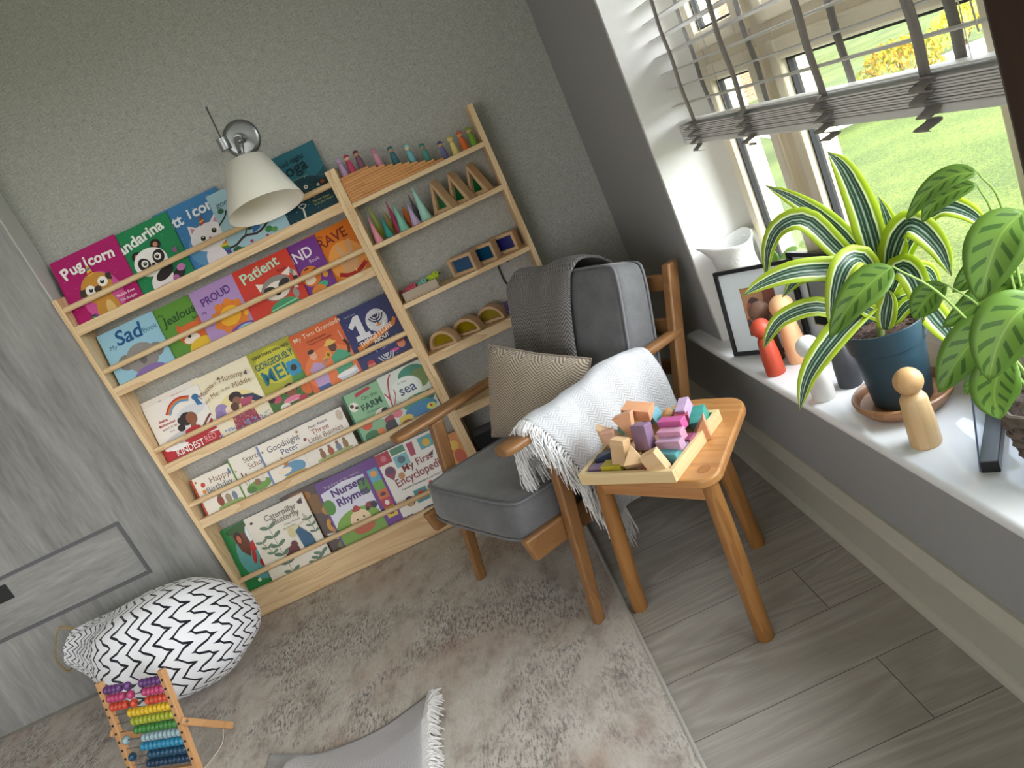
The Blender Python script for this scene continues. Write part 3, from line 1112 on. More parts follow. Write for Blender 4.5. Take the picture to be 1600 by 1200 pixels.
def book(lab, x0, w, h, zb, order, cover, titles, art, th=0.008, spine=None, grp=None, roll=0.0, yb=-0.1):
    t_ = thing('picture_book', lab, 'book', (x0, yb + order * 0.009, zb + th * 0.26 + 0.001), (-TILT, roll, 0), grp)
    bt = 0.0016
    m = MB()
    m.box((0, 0, 0), (w, bt, h))
    m.box((0, th - bt, 0), (w, th, h))
    m.box((0, bt, 0), (bt, th - bt, h), 1)
    m.build('cover', [paint(cover, 0.35), paint(spine or cover, 0.35)], t_, smooth=0, bevel=0.0004)
    MB().box((bt, bt, 0.002), (w - 0.002, th - bt, h - 0.002)).build('page_block', PAGES, t_, smooth=0)
    base = 0
    if spine:
        art = art + [('p', spine, [(0, 0), (.05, 0), (.05, h / w), (0, h / w)])]
    if art:
        m, cols = art_mesh(art, w, h)
        m.build('cover_print', cols, t_, smooth=0, fix=False)
        base = len(art) * 0.00011
    for tt in titles:
        body, px, pz, size, col = tt[:5]
        kw = tt[5] if len(tt) > 5 else {}
        text_mesh('title_lettering', body, size * w, paint(col, 0.4), t_, (px * w, -0.0004 - base, pz * w), (math.pi / 2, R(-kw.get('rot', 0)), 0),
                  kw.get('bold', 0.0) * size * w, kw.get('shear', 0.0), kw.get('st', 1.0), kw.get('al', 'LEFT'), 0.00012)
    return t_

E_, P_, S_ = 'e', 'p', 's'
def eyes(x1, z1, x2, z2, r, pr=0.5):
    return [(E_, '#f6f3ea', x1, z1, r, r), (E_, '#f6f3ea', x2, z2, r, r), (E_, '#171313', x1 + r * .1, z1, r * pr, r * pr), (E_, '#171313', x2 - r * .1, z2, r * pr, r * pr),
            (E_, '#ffffff', x1 + r * .2, z1 + r * .25, r * .16, r * .16), (E_, '#ffffff', x2, z2 + r * .25, r * .16, r * .16)]
def bow(cols, cx, cz, r, th, a0, a1):
    o = []
    for k, c in enumerate(cols):
        rr = r - k * th
        o.append((S_, c, [(cx + rr * math.cos(R(a)), cz + rr * math.sin(R(a))) for a in (a0, a0 + (a1 - a0) / 3, a0 + 2 * (a1 - a0) / 3, a1)], th * 1.1))
    return o
RAIN = ['#c93a3a', '#e08a2c', '#e6cf3d', '#4d9d4a', '#3a78b8', '#6a4a9a']
def dots(n, c, seed, r=0.006, x=(0.04, 0.96), z=(0.05, 0.97)):
    q = random.Random(seed)
    return [(E_, c, q.uniform(*x), q.uniform(*z), r * q.uniform(.5, 1.3), r * q.uniform(.5, 1.3)) for _ in range(n)]
def leafy(c, x0, z0, x1, z1, n=5, s=0.04, stem='#4d5b48'):
    o = [(S_, stem, [(x0, z0), (x1, z1)], 0.008)]
    for k in range(n):
        f = (k + 0.7) / n
        cx, cz = x0 + (x1 - x0) * f, z0 + (z1 - z0) * f
        for sg in (-1, 1):
            o.append((E_, c, cx + sg * s * 0.95, cz + s * 0.3, s, s * 0.42, sg * 25))
    return o

T1, T2, T3, T4, T5 = 1.3065, 1.0545, 0.7145, 0.4585, 0.081
G = 'picture books on the top tier'
book('magenta picture book with a pug on its cover, leftmost on the top tier', -1.334, 0.256, 0.262, T1, 0, '#b0186a',
     [('P', .115, .70, .23, '#f7f0f0', {'bold': .03, 'rot': 14}), ('ug', .235, .735, .21, '#f7f0f0', {'bold': .03, 'rot': 8}), ('i', .455, .775, .2, '#f7f0f0', {'bold': .03}), ('corn', .51, .755, .21, '#f7f0f0', {'bold': .03, 'rot': -3}),
      ('Matilda Rose', .67, .19, .052, '#f3dfe8', {'bold': .01}), ('Tim Budgen', .69, .115, .052, '#f3dfe8', {'bold': .01})],
     dots(26, '#e07bb0', 1) + [(E_, '#d0569a', .5, .3, .30, .36), (E_, '#c48f38', .50, .08, .17, .26), (E_, '#e3c07b', .53, .03, .07, .2), (E_, '#c98f3a', .47, .44, .23, .22),
      (P_, '#40302a', [(.23, .50), (.20, .40), (.29, .38), (.31, .49)]), (P_, '#40302a', [(.66, .58), (.73, .57), (.72, .46), (.63, .50)])] + eyes(.37, .44, .58, .49, .072, .42) +
     [(E_, '#40302a', .475, .42, .055, .045), (S_, '#40302a', [(.42, .37), (.475, .395), (.53, .38)], .012), (P_, '#d8b23f', [(.42, .63), (.52, .64), (.475, .84)]), (S_, '#c93a3a', [(.43, .66), (.51, .67)], .02), (S_, '#3a78b8', [(.445, .72), (.5, .73)], .02),
      (E_, '#2d2a3a', .27, .07, .055, .05), (E_, '#4d9d4a', .245, .065, .03, .035), (E_, '#6a4a9a', .295, .075, .025, .035)], grp=G)
book('green picture book with a panda on its cover, beside the magenta one', -1.132, 0.258, 0.256, T1, 1, '#1f8654',
     [('P', .02, .60, .23, '#eef6ee', {'bold': .03, 'rot': 14}), ('andarina', .17, .68, .215, '#eef6ee', {'bold': .03, 'rot': 9})],
     dots(26, '#7fc7a2', 2) + [(E_, '#efe9e6', .56, .10, .18, .18), (E_, '#241f22', .36, .58, .075, .075), (E_, '#241f22', .67, .64, .075, .075), (E_, '#c98a6a', .36, .58, .035, .035), (E_, '#c98a6a', .67, .64, .035, .035),
      (E_, '#f4f1ee', .51, .44, .245, .20), (E_, '#241f22', .41, .44, .085, .10, 25), (E_, '#241f22', .64, .47, .085, .10, -25)] + eyes(.42, .45, .63, .475, .05, .55) +
     [(E_, '#241f22', .53, .40, .03, .02), (E_, '#241f22', .62, .22, .15, .075, 20), (E_, '#241f22', .80, .13, .1, .07, 30), (E_, '#c979b4', .86, .20, .06, .05), (E_, '#b765a8', .74, .08, .05, .06), (P_, '#a05b8f', [(.84, .46), (.93, .50), (.90, .40)]), (E_, '#d9a0cc', .55, .0, .2, .08)], grp=G)
book('blue picture book with a white kitten on its cover, third on the top tier', -0.932, 0.256, 0.262, T1, 2, '#3f7fb4',
     [('K', .04, .72, .20, '#eaf2f8', {'bold': .03}), ('itt', .19, .72, .22, '#eaf2f8', {'bold': .03, 'rot': 4}), ('i', .475, .76, .2, '#eaf2f8', {'bold': .03}), ('corn', .55, .75, .22, '#eaf2f8', {'bold': .03, 'rot': 3})],
     dots(22, '#8fc0e0', 3) + [(E_, '#5f97c4', .6, .3, .33, .3)] + bow(RAIN, .72, -.06, .36, .035, 10, 100) + [(E_, '#ece4ea', .60, .08, .15, .2), (P_, '#ece4ea', [(.37, .44), (.40, .68), (.55, .58)]), (P_, '#ece4ea', [(.88, .44), (.86, .72), (.70, .59)]),
      (P_, '#d68fa8', [(.41, .50), (.425, .63), (.51, .57)]), (P_, '#d68fa8', [(.84, .50), (.835, .66), (.75, .58)]), (E_, '#f1ebf0', .62, .42, .27, .2)] + eyes(.53, .43, .73, .47, .06, .6) + [(E_, '#c77', .63, .40, .02, .014), (P_, '#b5484a', [(.57, .60), (.66, .62), (.62, .76)]), (S_, '#e6cf3d', [(.585, .65), (.65, .665)], .018)], grp=G)
book('pale blue picture book with a blossom branch, behind the lamp shade', -0.722, 0.232, 0.242, T1, 1.2, '#a9ccd8',
     [('good', .09, .80, .13, '#4f6d78', {'bold': .004}), ('morning', .42, .86, .13, '#4f6d78', {}), ('yoga', .42, .68, .2, '#33566a', {'bold': .01})],
     [(S_, '#3a3434', [(-.0, .17), (.12, .17), (.30, .24), (.5, .2), (.72, .30), (.92, .55)], .035), (S_, '#3a3434', [(.30, .24), (.36, .34), (.3, .5)], .02), (S_, '#3a3434', [(.0, .55), (.14, .64), (.2, .72)], .025)] +
     [(E_, '#2f5f43', .1, .1, .07, .045), (E_, '#3d7550', .18, .06, .05, .04), (E_, '#2f5f43', .42, .33, .05, .04), (E_, '#3f8446', .68, .18, .06, .05), (E_, '#5a9a4a', .76, .14, .05, .04), (E_, '#2f5f43', .12, .74, .05, .04), (E_, '#2f5f43', .22, .56, .04, .04), (E_, '#b0343c', .86, .32, .03, .03), (E_, '#b0343c', .62, .1, .022, .022), (E_, '#b0343c', .36, .12, .025, .025), (E_, '#d9dfe4', .5, .42, .05, .07), (P_, '#3a6fae', [(.44, .22), (.58, .26), (.55, .48), (.46, .46)]), (E_, '#c99a7a', .52, .56, .045, .05), (E_, '#b44', .56, .36, .04, .03)], grp=G)
book('dark teal picture book at the right end of the top tier', -0.497, 0.212, 0.264, T1, 2.2, '#1e5560',
     [('good night', .20, 1.02, .13, '#0f2f3a', {'bold': .006, 'rot': 2}), ('yoga', .22, .82, .29, '#0e2c38', {'bold': .012, 'rot': 4}), ('a pose-by-pose bedtime story', .3, .74, .032, '#9ba86b', {}), ('Mariam Gates', .56, .27, .055, '#c9c97a', {}), ('Sarah Jane Hinder', .56, .215, .05, '#c9c97a', {})],
     [(E_, '#2b6f80', .6, 1.0, .5, .35), (E_, '#16404c', .5, .3, .55, .45)] + dots(16, '#9cd', 5, .007) + [(E_, '#efe8da', .56, .57, .035, .035), (E_, '#3a4a40', .56, .57, .017, .017), (E_, '#d9d3c0', .77, .52, .028, .028), (E_, '#b4583a', .86, .54, .04, .035), (E_, '#d9a08f', .66, .43, .03, .03), (E_, '#b46', .62, .36, .025, .025), (S_, '#7a5a3c', [(.45, .62), (.55, .46), (.50, .30)], .008), (S_, '#496b3f', [(.6, .62), (.68, .5), (.64, .34)], .008),
      (S_, '#e9e4da', [(.33, .06), (.36, .25)], .03), (S_, '#e9e4da', [(.36, .25), (.30, .31), (.38, .33)], .018), (S_, '#e9e4da', [(.36, .25), (.43, .29), (.38, .33)], .018), (E_, '#3f7a4a', .5, .0, .5, .05)], grp=G)

G = 'picture books on the second tier'
TWO = '#1b4f86'
book('sky blue picture book with a grey koala, left end of the second tier', -1.326, 0.225, 0.215, T2, 0, '#9ac9de',
     [('My', .10, .64, .11, '#3f6f8c', {'shear': .1, 'rot': -4}), ('Sad', .25, .66, .34, '#16568c', {'bold': .02, 'shear': .15}), ('Book', .73, .68, .12, '#3f6f8c', {})],
     [(E_, '#88837f', .27, .36, .14, .13), (E_, '#88837f', .80, .36, .13, .12), (E_, '#95908c', .54, .33, .27, .25), (E_, '#8d6fae', .56, .02, .30, .16), (E_, '#6f6a68', .54, .30, .06, .08), (E_, '#26211f', .40, .35, .024, .03), (E_, '#26211f', .68, .36, .024, .03)], grp=G)
book('green picture book with an orange fox, second tier', -1.106, 0.172, 0.212, T2, 1.2, '#5f9537',
     [('My', .08, 1.03, .09, '#2d5a20', {}), ('Jealous', .13, .80, .27, '#1f4a22', {'bold': .012, 'shear': .2, 'rot': 4}), ('Book', .74, .70, .1, '#2d5a20', {})],
     [(P_, '#d5602a', [(.30, .48), (.34, .74), (.52, .62)]), (P_, '#d5602a', [(.95, .50), (.92, .78), (.74, .64)]), (E_, '#dc6a2d', .62, .44, .32, .24), (E_, '#f2e8da', .55, .34, .18, .1), (E_, '#e8c02f', .72, .08, .32, .22), (E_, '#2a1c18', .52, .40, .04, .03), (S_, '#2a1c18', [(.42, .50), (.48, .52)], .02), (S_, '#2a1c18', [(.68, .52), (.74, .50)], .02)], grp=G)
book('lilac picture book with an orange lion, second tier', -0.951, 0.180, 0.213, T2, 0.2, '#b191c8',
     [('My', .09, .66, .08, '#6d4a90', {}), ('PROUD', .17, .80, .235, '#5a2f86', {'bold': .012, 'st': .85, 'rot': 6})],
     [(E_, '#dd7a22', .60, .42, .34, .30, 20)] + [(E_, '#e0832a', .60 + .32 * math.cos(k * .7), .42 + .28 * math.sin(k * .7), .08, .08) for k in range(9)] + [(E_, '#f0b62c', .60, .42, .24, .2, 15), (E_, '#7a4a9c', .75, .06, .3, .12), (E_, '#9ad0e6', .78, .05, .2, .09), (E_, '#f0b62c', .92, .34, .05, .06), (E_, '#2a1c18', .54, .44, .025, .025), (E_, '#2a1c18', .68, .47, .025, .025)], grp=G)
book('red picture book with a raccoon in a green shirt, second tier', -0.773, 0.224, 0.214, T2, 0, '#cf3c2c',
     [('My', .36, .82, .08, '#e9c9a0', {}), ('Patient', .10, .68, .25, '#bfe0c4', {'bold': .02, 'rot': 7}), ('Book', .70, .64, .08, '#7d2018', {})],
     [(E_, '#3f9a6a', .58, .06, .27, .16), (S_, '#9fd6b0', [(.35, .1), (.82, .13)], .02), (S_, '#9fd6b0', [(.36, .04), (.83, .07)], .02), (P_, '#efe7da', [(.30, .46), (.28, .62), (.44, .55)]), (P_, '#efe7da', [(.86, .52), (.92, .66), (.74, .60)]),
      (E_, '#8f8a86', .58, .42, .27, .20, 6), (E_, '#efe7da', .57, .38, .22, .15), (E_, '#302a2b', .46, .41, .11, .075, -20), (E_, '#302a2b', .72, .44, .11, .075, 25), (E_, '#302a2b', .57, .33, .05, .035), (S_, '#f2eee6', [(.88, .3), (.95, .5), (.88, .62)], .07), (S_, '#302a2b', [(.93, .4), (.94, .47)], .075), (E_, '#9a958f', .84, .22, .05, .08)], grp=G)
book('purple picture book with a tiger, partly behind the orange one, second tier', -0.610, 0.175, 0.213, T2, 1.2, '#73348c',
     [('KIND', .12, .80, .32, '#efe6f2', {'bold': .015, 'rot': 4, 'st': .9}), ('Book', .66, .70, .11, '#d9c3e4', {'rot': 3})],
     [(E_, '#dd7a22', .56, .45, .22, .22), (E_, '#f1dcc0', .52, .37, .12, .09), (S_, '#3a2320', [(.48, .62), (.58, .63)], .03), (S_, '#3a2320', [(.62, .54), (.74, .56)], .03), (S_, '#3a2320', [(.64, .46), (.76, .43)], .03), (E_, '#3fae86', .72, .19, .12, .07), (E_, '#dd8a32', .6, .08, .17, .15), (E_, '#e0a23c', .86, .38, .06, .08)], grp=G)
book('orange picture book with a rabbit in a red cape, right end of the second tier', -0.492, 0.209, 0.216, T2, 2.4, '#dd7a14',
     [('My', .3, .90, .07, '#7d2a10', {}), ('BRAVE', .10, .70, .26, '#7c2113', {'bold': .01, 'st': .95, 'rot': 5})],
     [(E_, '#eba24a', .62, .36, .34, .36), (E_, '#d9a878', .56, .53, .045, .16, 12), (E_, '#d9a878', .74, .56, .045, .16, -16), (E_, '#dcae80', .64, .34, .18, .15), (E_, '#d7a574', .62, .16, .16, .16), (S_, '#c22a24', [(.38, .17), (.54, .10), (.72, .11), (.90, .20)], .075), (P_, '#f0d03c', [(.66, .16), (.71, .16), (.68, .10)]), (E_, '#2a1c18', .58, .36, .018, .022), (E_, '#2a1c18', .71, .37, .018, .022)], grp=G)

G = 'picture books on the middle tier'
book('white picture book mostly hidden behind the red and white one, middle tier', -1.333, 0.24, 0.262, T3, 1.1, '#e7e3da', [], [(S_, '#c8564a', [(.5, .99), (.8, .98)], .03), (E_, '#9ab', .3, .99, .03, .02)], grp=G)
book('white picture book of a girl in a red dress, left on the middle tier', -1.331, 0.232, 0.240, T3, 0, '#e9e6df',
     [('KINDEST', .20, .085, .16, '#f7efe9', {'bold': .012, 'st': .78}), ('RED', .72, .10, .16, '#e8a8a8', {'st': .7}), ('Ibtihaj', .16, .70, .062, '#b03038', {'bold': .01}), ('Muhammad', .13, .63, .062, '#b03038', {'bold': .01}), ('with S. K. Ali', .16, .56, .05, '#9a5050', {}), ('art by', .26, .50, .035, '#666', {}), ('a story of hijab and friendship', .3, .045, .035, '#f0c8c8', {})],
     [(P_, '#b3222c', [(0, 0), (1, 0), (1, .20), (.6, .27), (.3, .25), (0, .30)]), (E_, '#c9ccd0', .45, .35, .35, .1), (E_, '#d5d8dc', .72, .68, .25, .1)] + bow(['#c93a3a', '#e08a2c', '#6fa0c8'], .62, .62, .34, .03, 60, 150) +
     [(E_, '#2f6f9f', .88, .86, .06, .05), (P_, '#2f6f9f', [(.84, .84), (.90, .84), (.95, .70), (.86, .72)]), (E_, '#241a1a', .50, .60, .06, .06), (E_, '#241a1a', .46, .49, .065, .06), (E_, '#241a1a', .60, .59, .12, .11), (E_, '#8a5338', .68, .57, .095, .105), (P_, '#8a5338', [(.62, .48), (.71, .50), (.70, .40), (.60, .40)]), (P_, '#b8202c', [(.40, .22), (.50, .42), (.62, .44), (.74, .42), (.80, .3), (.98, .44), (.99, .24)]), (S_, '#8a5338', [(.46, .34), (.3, .28), (.18, .24)], .04), (S_, '#8a5338', [(.8, .36), (.92, .46), (.99, .5)], .035), (E_, '#f2f2f0', .2, .26, .15, .05), (E_, '#f2f2f0', .3, .22, .16, .04)], grp=G)
book('cream picture book with a hugging family and butterflies, middle tier', -1.121, 0.236, 0.258, T3, 0.95, '#ebe3c6',
     [('Mama', .06, .74, .125, '#8a6a4a', {'rot': 24}), ('and', .31, .86, .06, '#8a6a4a', {'rot': 14}), ('Mummy', .44, .87, .125, '#8a6a4a', {'rot': -6}), ('and', .10, .64, .07, '#8a6a4a', {'rot': 20}), ('Me', .22, .68, .11, '#8a6a4a', {'rot': 8}), ('in the', .42, .72, .06, '#8a6a4a', {}), ('Middle', .60, .70, .12, '#8a6a4a', {'rot': -4})],
     [(E_, '#e9d69a', .55, .4, .34, .25), (E_, '#9a86b8', .26, .46, .11, .10), (E_, '#8a76aa', .20, .38, .08, .08), (E_, '#f0d8c0', .36, .40, .05, .07), (P_, '#2f3456', [(.62, .56), (.84, .50), (.98, .34), (.92, .30), (.72, .44)]), (E_, '#2a2020', .55, .56, .11, .085), (E_, '#8a5a44', .55, .49, .07, .07), (E_, '#5a3a30', .48, .42, .07, .07), (P_, '#b4506a', [(.6, .5), (.82, .46), (.72, .32), (.58, .36)]), (P_, '#9a3f52', [(.38, .32), (.74, .34), (.78, .06), (.34, .06)])] +
     dots(40, '#c0787a', 8, .014, (.36, .76), (.08, .32)) + dots(60, '#7d9fd0', 9, .016, (.02, .98), (.0, .13)) + dots(30, '#9a86c8', 10, .014, (.5, .98), (.0, .14)) + [(P_, '#4a3a5a', [(.42, .93), (.46, .97), (.47, .91)]), (P_, '#4a3a5a', [(.86, .84), (.92, .89), (.91, .80)])], grp=G)
book('lime green picture book with bold teal title, middle tier', -0.884, 0.178, 0.258, T3, 1.0, '#a5a52a',
     [('JONATHAN VAN NESS', .08, 1.27, .10, '#3a3f1c', {'bold': .01, 'st': .85}), ('GORGEOUSLY', .06, 1.02, .20, '#1f5d6c', {'bold': .015, 'st': .68, 'rot': 2}), ('ME!', .10, .66, .44, '#1d6f80', {'bold': .014, 'st': .9, 'rot': 3}), ('illustrated by', .4, .12, .05, '#eee', {})],
     [(E_, '#c6c43c', .5, 1.0, .45, .4), (E_, '#3f7030', .5, .1, .6, .3), (E_, '#4a8a3c', .85, .5, .18, .2)] + [(E_, '#2f8fb8', .82 + .12 * math.cos(k * 1.05), .78 + .12 * math.sin(k * 1.05), .07, .07) for k in range(6)] + [(E_, '#3a2a2a', .82, .78, .07, .07), (E_, '#3a2320', .55, .40, .16, .12), (E_, '#8a5338', .55, .33, .11, .1), (E_, '#c04a6a', .2, .3, .1, .08), (E_, '#e07a9a', .5, .18, .2, .06), (E_, '#d06a2a', .9, .28, .13, .16), (E_, '#e8e4da', .3, .08, .12, .08), (E_, '#3a2320', .08, .35, .08, .08), (E_, '#b03a4a', .72, .1, .12, .07)], grp=G)
book('orange picture book of two grandfathers making music, middle tier', -0.708, 0.206, 0.252, T3, 0.2, '#d2602a',
     [('My Two Grandads', .06, 1.06, .128, '#f2d9b8', {'bold': .004, 'rot': 2}), ('Floella Benjamin', .28, .97, .06, '#8a2f16', {}), ('Margaret Chamberlain', .3, .91, .05, '#8a2f16', {})],
     [(E_, '#e07a42', .5, .4, .5, .4), (P_, '#b79ac4', [(.12, .1), (.36, .1), (.42, .5), (.24, .6), (.12, .5)]), (E_, '#dca88a', .28, .72, .065, .09), (E_, '#3a2a22', .27, .80, .065, .04), (S_, '#dca88a', [(.38, .46), (.46, .56), (.5, .52)], .05), (P_, '#4aa07a', [(.56, .2), (.88, .24), (.94, .52), (.74, .64), (.58, .56)]), (E_, '#5a3626', .68, .72, .075, .09), (E_, '#e2b95a', .66, .80, .12, .035), (E_, '#e2b95a', .66, .83, .07, .05), (S_, '#5a3626', [(.92, .5), (.96, .64), (.92, .76)], .05), (S_, '#e9e4da', [(.92, .76), (.90, .96)], .01), (S_, '#e0a83a', [(.42, .58), (.6, .62)], .03), (E_, '#e0a83a', .55, .62, .055, .065), (E_, '#8a5a1c', .55, .62, .03, .04), (P_, '#c9ccd2', [(.5, .02), (.95, .1), (.93, .24), (.5, .15)]), (E_, '#e6e8ea', .72, .17, .2, .045), (P_, '#3f5c94', [(.12, .0), (.36, .0), (.36, .14), (.12, .14)]), (E_, '#d9722e', .5, .05, .08, .1)], grp=G)
book('navy picture book with a big white 10 and menorah, right end of middle tier', -0.504, 0.222, 0.248, T3, 0, '#252a62',
     [('THINGS I LOVE', .17, .43, .115, '#f4ead8', {'bold': .014, 'st': .84, 'rot': 11}), ('ABOUT', .41, .40, .088, '#f4ead8', {'bold': .012, 'rot': 6}), ('Hanukkah', .36, .245, .17, '#8f93b8', {'bold': .012, 'rot': 6}), ('Natalie Shaw', .10, 1.0, .04, '#9aa', {})],
     dots(18, '#c9c9a0', 12, .007) + [(P_, '#d6d6dc', [(.10, .84), (.25, .98), (.34, .98), (.34, .64), (.41, .64), (.41, .55), (.15, .55), (.15, .64), (.23, .64), (.23, .84), (.15, .77)]), (E_, '#c9c9d0', .60, .76, .19, .20)] + dots(46, '#f1f1f4', 13, .010, (.43, .77), (.6, .93)) + bow(['#2a2440', '#c9c9d0', '#2a2440', '#c9c9d0', '#2a2440'], .61, .86, .13, .022, 190, 350) + [(S_, '#2a2440', [(.61, .86), (.61, .68)], .022), (E_, '#c98a3a', .61, .67, .05, .02),
      (P_, '#d07a2c', [(.10, .37), (.50, .46), (.86, .56), (.92, .66), (.88, .70), (.83, .64), (.5, .55), (.10, .46)]), (E_, '#cf7f63', .20, .08, .07, .07), (E_, '#b03040', .20, .14, .07, .035), (E_, '#cf7f63', .82, .22, .075, .075), (E_, '#7a3226', .82, .28, .075, .035), (E_, '#c24a8a', .66, .16, .09, .03)] + bow(['#c9ccd8', '#252a62', '#c9ccd8', '#252a62', '#c9ccd8'], .5, .17, .14, .024, 185, 355) + [(S_, '#c9ccd8', [(.5, .17), (.5, .0)], .022)], grp=G)

G = 'small white picture books on the fourth tier'
SPOT = [(E_, '#a8742c', .10, .90, .028, .028)]
book('small white picture book with red spine and balloons, left end of fourth tier', -1.316, 0.165, 0.166, T4, 0.3, '#e6e1d4',
     [('Happy', .42, .74, .20, '#8a6a52', {}), ('Birthday', .26, .545, .20, '#5d6a76', {})],
     SPOT + [(E_, '#c0392f', .24, .78, .055, .06), (E_, '#d9822c', .21, .62, .05, .05), (E_, '#8fae62', .66, .10, .33, .07), (E_, '#8a3f2c', .46, .26, .08, .13), (E_, '#7a5238', .48, .40, .05, .06), (E_, '#9a8a72', .66, .24, .07, .12), (E_, '#6f7f90', .82, .24, .06, .11), (E_, '#5d7aa8', .95, .82, .03, .08)], spine='#b23c2a', grp=G)
book('small white picture book with green spine and bulrushes, fourth tier', -1.150, 0.135, 0.180, T4, 0.2, '#e6e1d4',
     [('Starts', .42, 1.02, .23, '#7a6a52', {}), ('School', .48, .80, .23, '#8a5a4a', {})],
     SPOT + [(S_, '#6b7a3c', [(.24, .3), (.22, .72)], .015), (E_, '#5d4028', .22, .74, .022, .07), (S_, '#6b7a3c', [(.3, .3), (.33, .66)], .015), (E_, '#5d4028', .33, .68, .022, .07), (E_, '#6d9a42', .55, .26, .4, .16), (E_, '#8a6a44', .55, .36, .1, .1), (E_, '#d9d2c4', .72, .38, .09, .08), (E_, '#4f7a34', .3, .22, .14, .1)], spine='#5a8a3c', grp=G)
book('small white picture book with blue spine and sleeping rabbit, fourth tier', -1.024, 0.162, 0.178, T4, -0.4, '#e8e3d6',
     [('Goodnight', .22, .82, .22, '#5d5a66', {'st': .9}), ('Peter', .50, .635, .21, '#4a5d7a', {})],
     SPOT + [(E_, '#5f93b4', .62, .24, .32, .17), (E_, '#b07a48', .50, .42, .06, .08), (E_, '#b07a48', .46, .54, .02, .08, 10), (E_, '#e8dcc4', .40, .26, .18, .08), (E_, '#c9a24c', .62, .10, .3, .04)], spine='#6f86b4', grp=G)
book('white picture book with a row of little rabbits, middle of the fourth tier', -0.870, 0.215, 0.178, T4, 0, '#e6e1d6',
     [('Peter Rabbit', .30, .70, .075, '#3f4a66', {}), ('Three', .32, .575, .14, '#a05a3c', {}), ('Little Bunnies', .20, .455, .14, '#7a5a4a', {'st': .9})],
     [(E_, '#a8742c', .08, .75, .025, .025), (E_, '#8a3f3c', .16, .56, .03, .03), (E_, '#a9b470', .56, .09, .36, .045), (E_, '#8a6242', .34, .17, .05, .08), (E_, '#a8543c', .50, .17, .055, .075), (E_, '#6f7f90', .66, .18, .05, .08), (E_, '#96704c', .80, .18, .05, .08), (E_, '#8a6242', .34, .26, .03, .035), (E_, '#8a6242', .50, .26, .03, .035), (E_, '#8a6242', .66, .27, .03, .035), (E_, '#8a6242', .80, .27, .03, .035), (E_, '#c9b8a4', .92, .7, .06, .1)], grp=G)
book('green farm picture book with dark green spine, fourth tier', -0.636, 0.155, 0.206, T4, 0.6, '#86b88c',
     [('On the', .44, 1.02, .15, '#215c44', {}), ('FARM', .34, .76, .23, '#1c4f3a', {'bold': .025, 'rot': 3}), ('lift the flaps', .42, .66, .08, '#2d6b4c', {})],
     [(P_, '#b4344a', [(.32, 1.16), (.76, 1.22), (.74, 1.30), (.34, 1.26)]), (E_, '#ece6da', .18, .96, .12, .12), (E_, '#4a3426', .14, 1.0, .05, .05), (E_, '#4a3426', .24, .92, .05, .04), (E_, '#d9542f', .28, .42, .14, .14), (E_, '#e0a03c', .3, .5, .05, .04), (E_, '#ece6da', .78, .52, .2, .14), (E_, '#33313c', .86, .56, .09, .08), (E_, '#33313c', .68, .5, .05, .05), (E_, '#a03f4a', .9, .3, .16, .1), (E_, '#33313c', .86, .12, .18, .16), (E_, '#2f7a4c', .3, .1, .2, .14), (E_, '#e07a3c', .56, .12, .1, .08)], th=0.016, spine='#1c6a4a', grp=G)
book('white and green sea picture book with coral and fish, right end of fourth tier', -0.481, 0.186, 0.216, T4, 0.2, '#d3dcd2',
     [('in the', .36, .84, .085, '#6f8a86', {}), ('sea', .32, .60, .30, '#2e3f6a', {'bold': .004, 'rot': 2})],
     [(E_, '#3f8a72', .72, .95, .3, .18), (E_, '#6f8a4a', .86, .80, .18, .2), (E_, '#dfe6de', .5, .7, .34, .26), (E_, '#3f9a7a', .62, .36, .36, .16), (E_, '#3a7fb0', .6, .20, .36, .14), (S_, '#b8384a', [(.06, .4), (.1, .7), (.2, 1.0), (.3, 1.12)], .03), (S_, '#b8384a', [(.1, .62), (.02, .8)], .025), (S_, '#c44a5a', [(.12, .5), (.22, .66), (.24, .8)], .02), (E_, '#b8384a', .26, .42, .05, .04), (E_, '#e6b23c', .54, .46, .06, .04), (E_, '#d9c24a', .22, .12, .16, .09), (E_, '#9a5a3c', .2, .06, .1, .05), (E_, '#e07a8a', .1, .3, .1, .08), (E_, '#c9d24a', .82, .16, .1, .07), (E_, '#b8384a', .82, .17, .03, .03), (E_, '#3a6f5a', .9, .4, .1, .1)], grp=G)

G = 'large picture books on the bottom tier'
_book = book
def book(*a, **k):
    return _book(*a, yb=-0.115, **k)
book('green hardback with an owl tree and red squirrel, left end of bottom tier', -1.334, 0.25, 0.297, T5, 1.2, '#2c7f44',
     [],
     [(E_, '#5fa0a0', .42, .62, .34, .46), (P_, '#6b3f2c', [(.12, 1.12), (.34, 1.16), (.36, .80), (.28, .60), (.18, .74)]), (E_, '#2f5a2c', .3, 1.1, .24, .08), (E_, '#38241c', .22, .96, .06, .11), (E_, '#c06a4a', .22, .93, .035, .07), (E_, '#e8efee', .42, .94, .06, .16), (E_, '#c03a34', .38, .74, .05, .1, -20), (E_, '#b23430', .33, .58, .035, .12, -14), (E_, '#b02f2c', .44, .44, .075, .08), (S_, '#4a2a22', [(.44, .44), (.46, .34)], .012), (E_, '#c86a70', .3, .30, .1, .03), (E_, '#6f9a3c', .6, .24, .2, .12), (E_, '#e8e4d2', .24, .20, .03, .03), (E_, '#c05a50', .22, .05, .05, .05), (E_, '#9a3a2c', .5, .02, .2, .04)], th=0.014, spine='#1f7a42', grp=G)
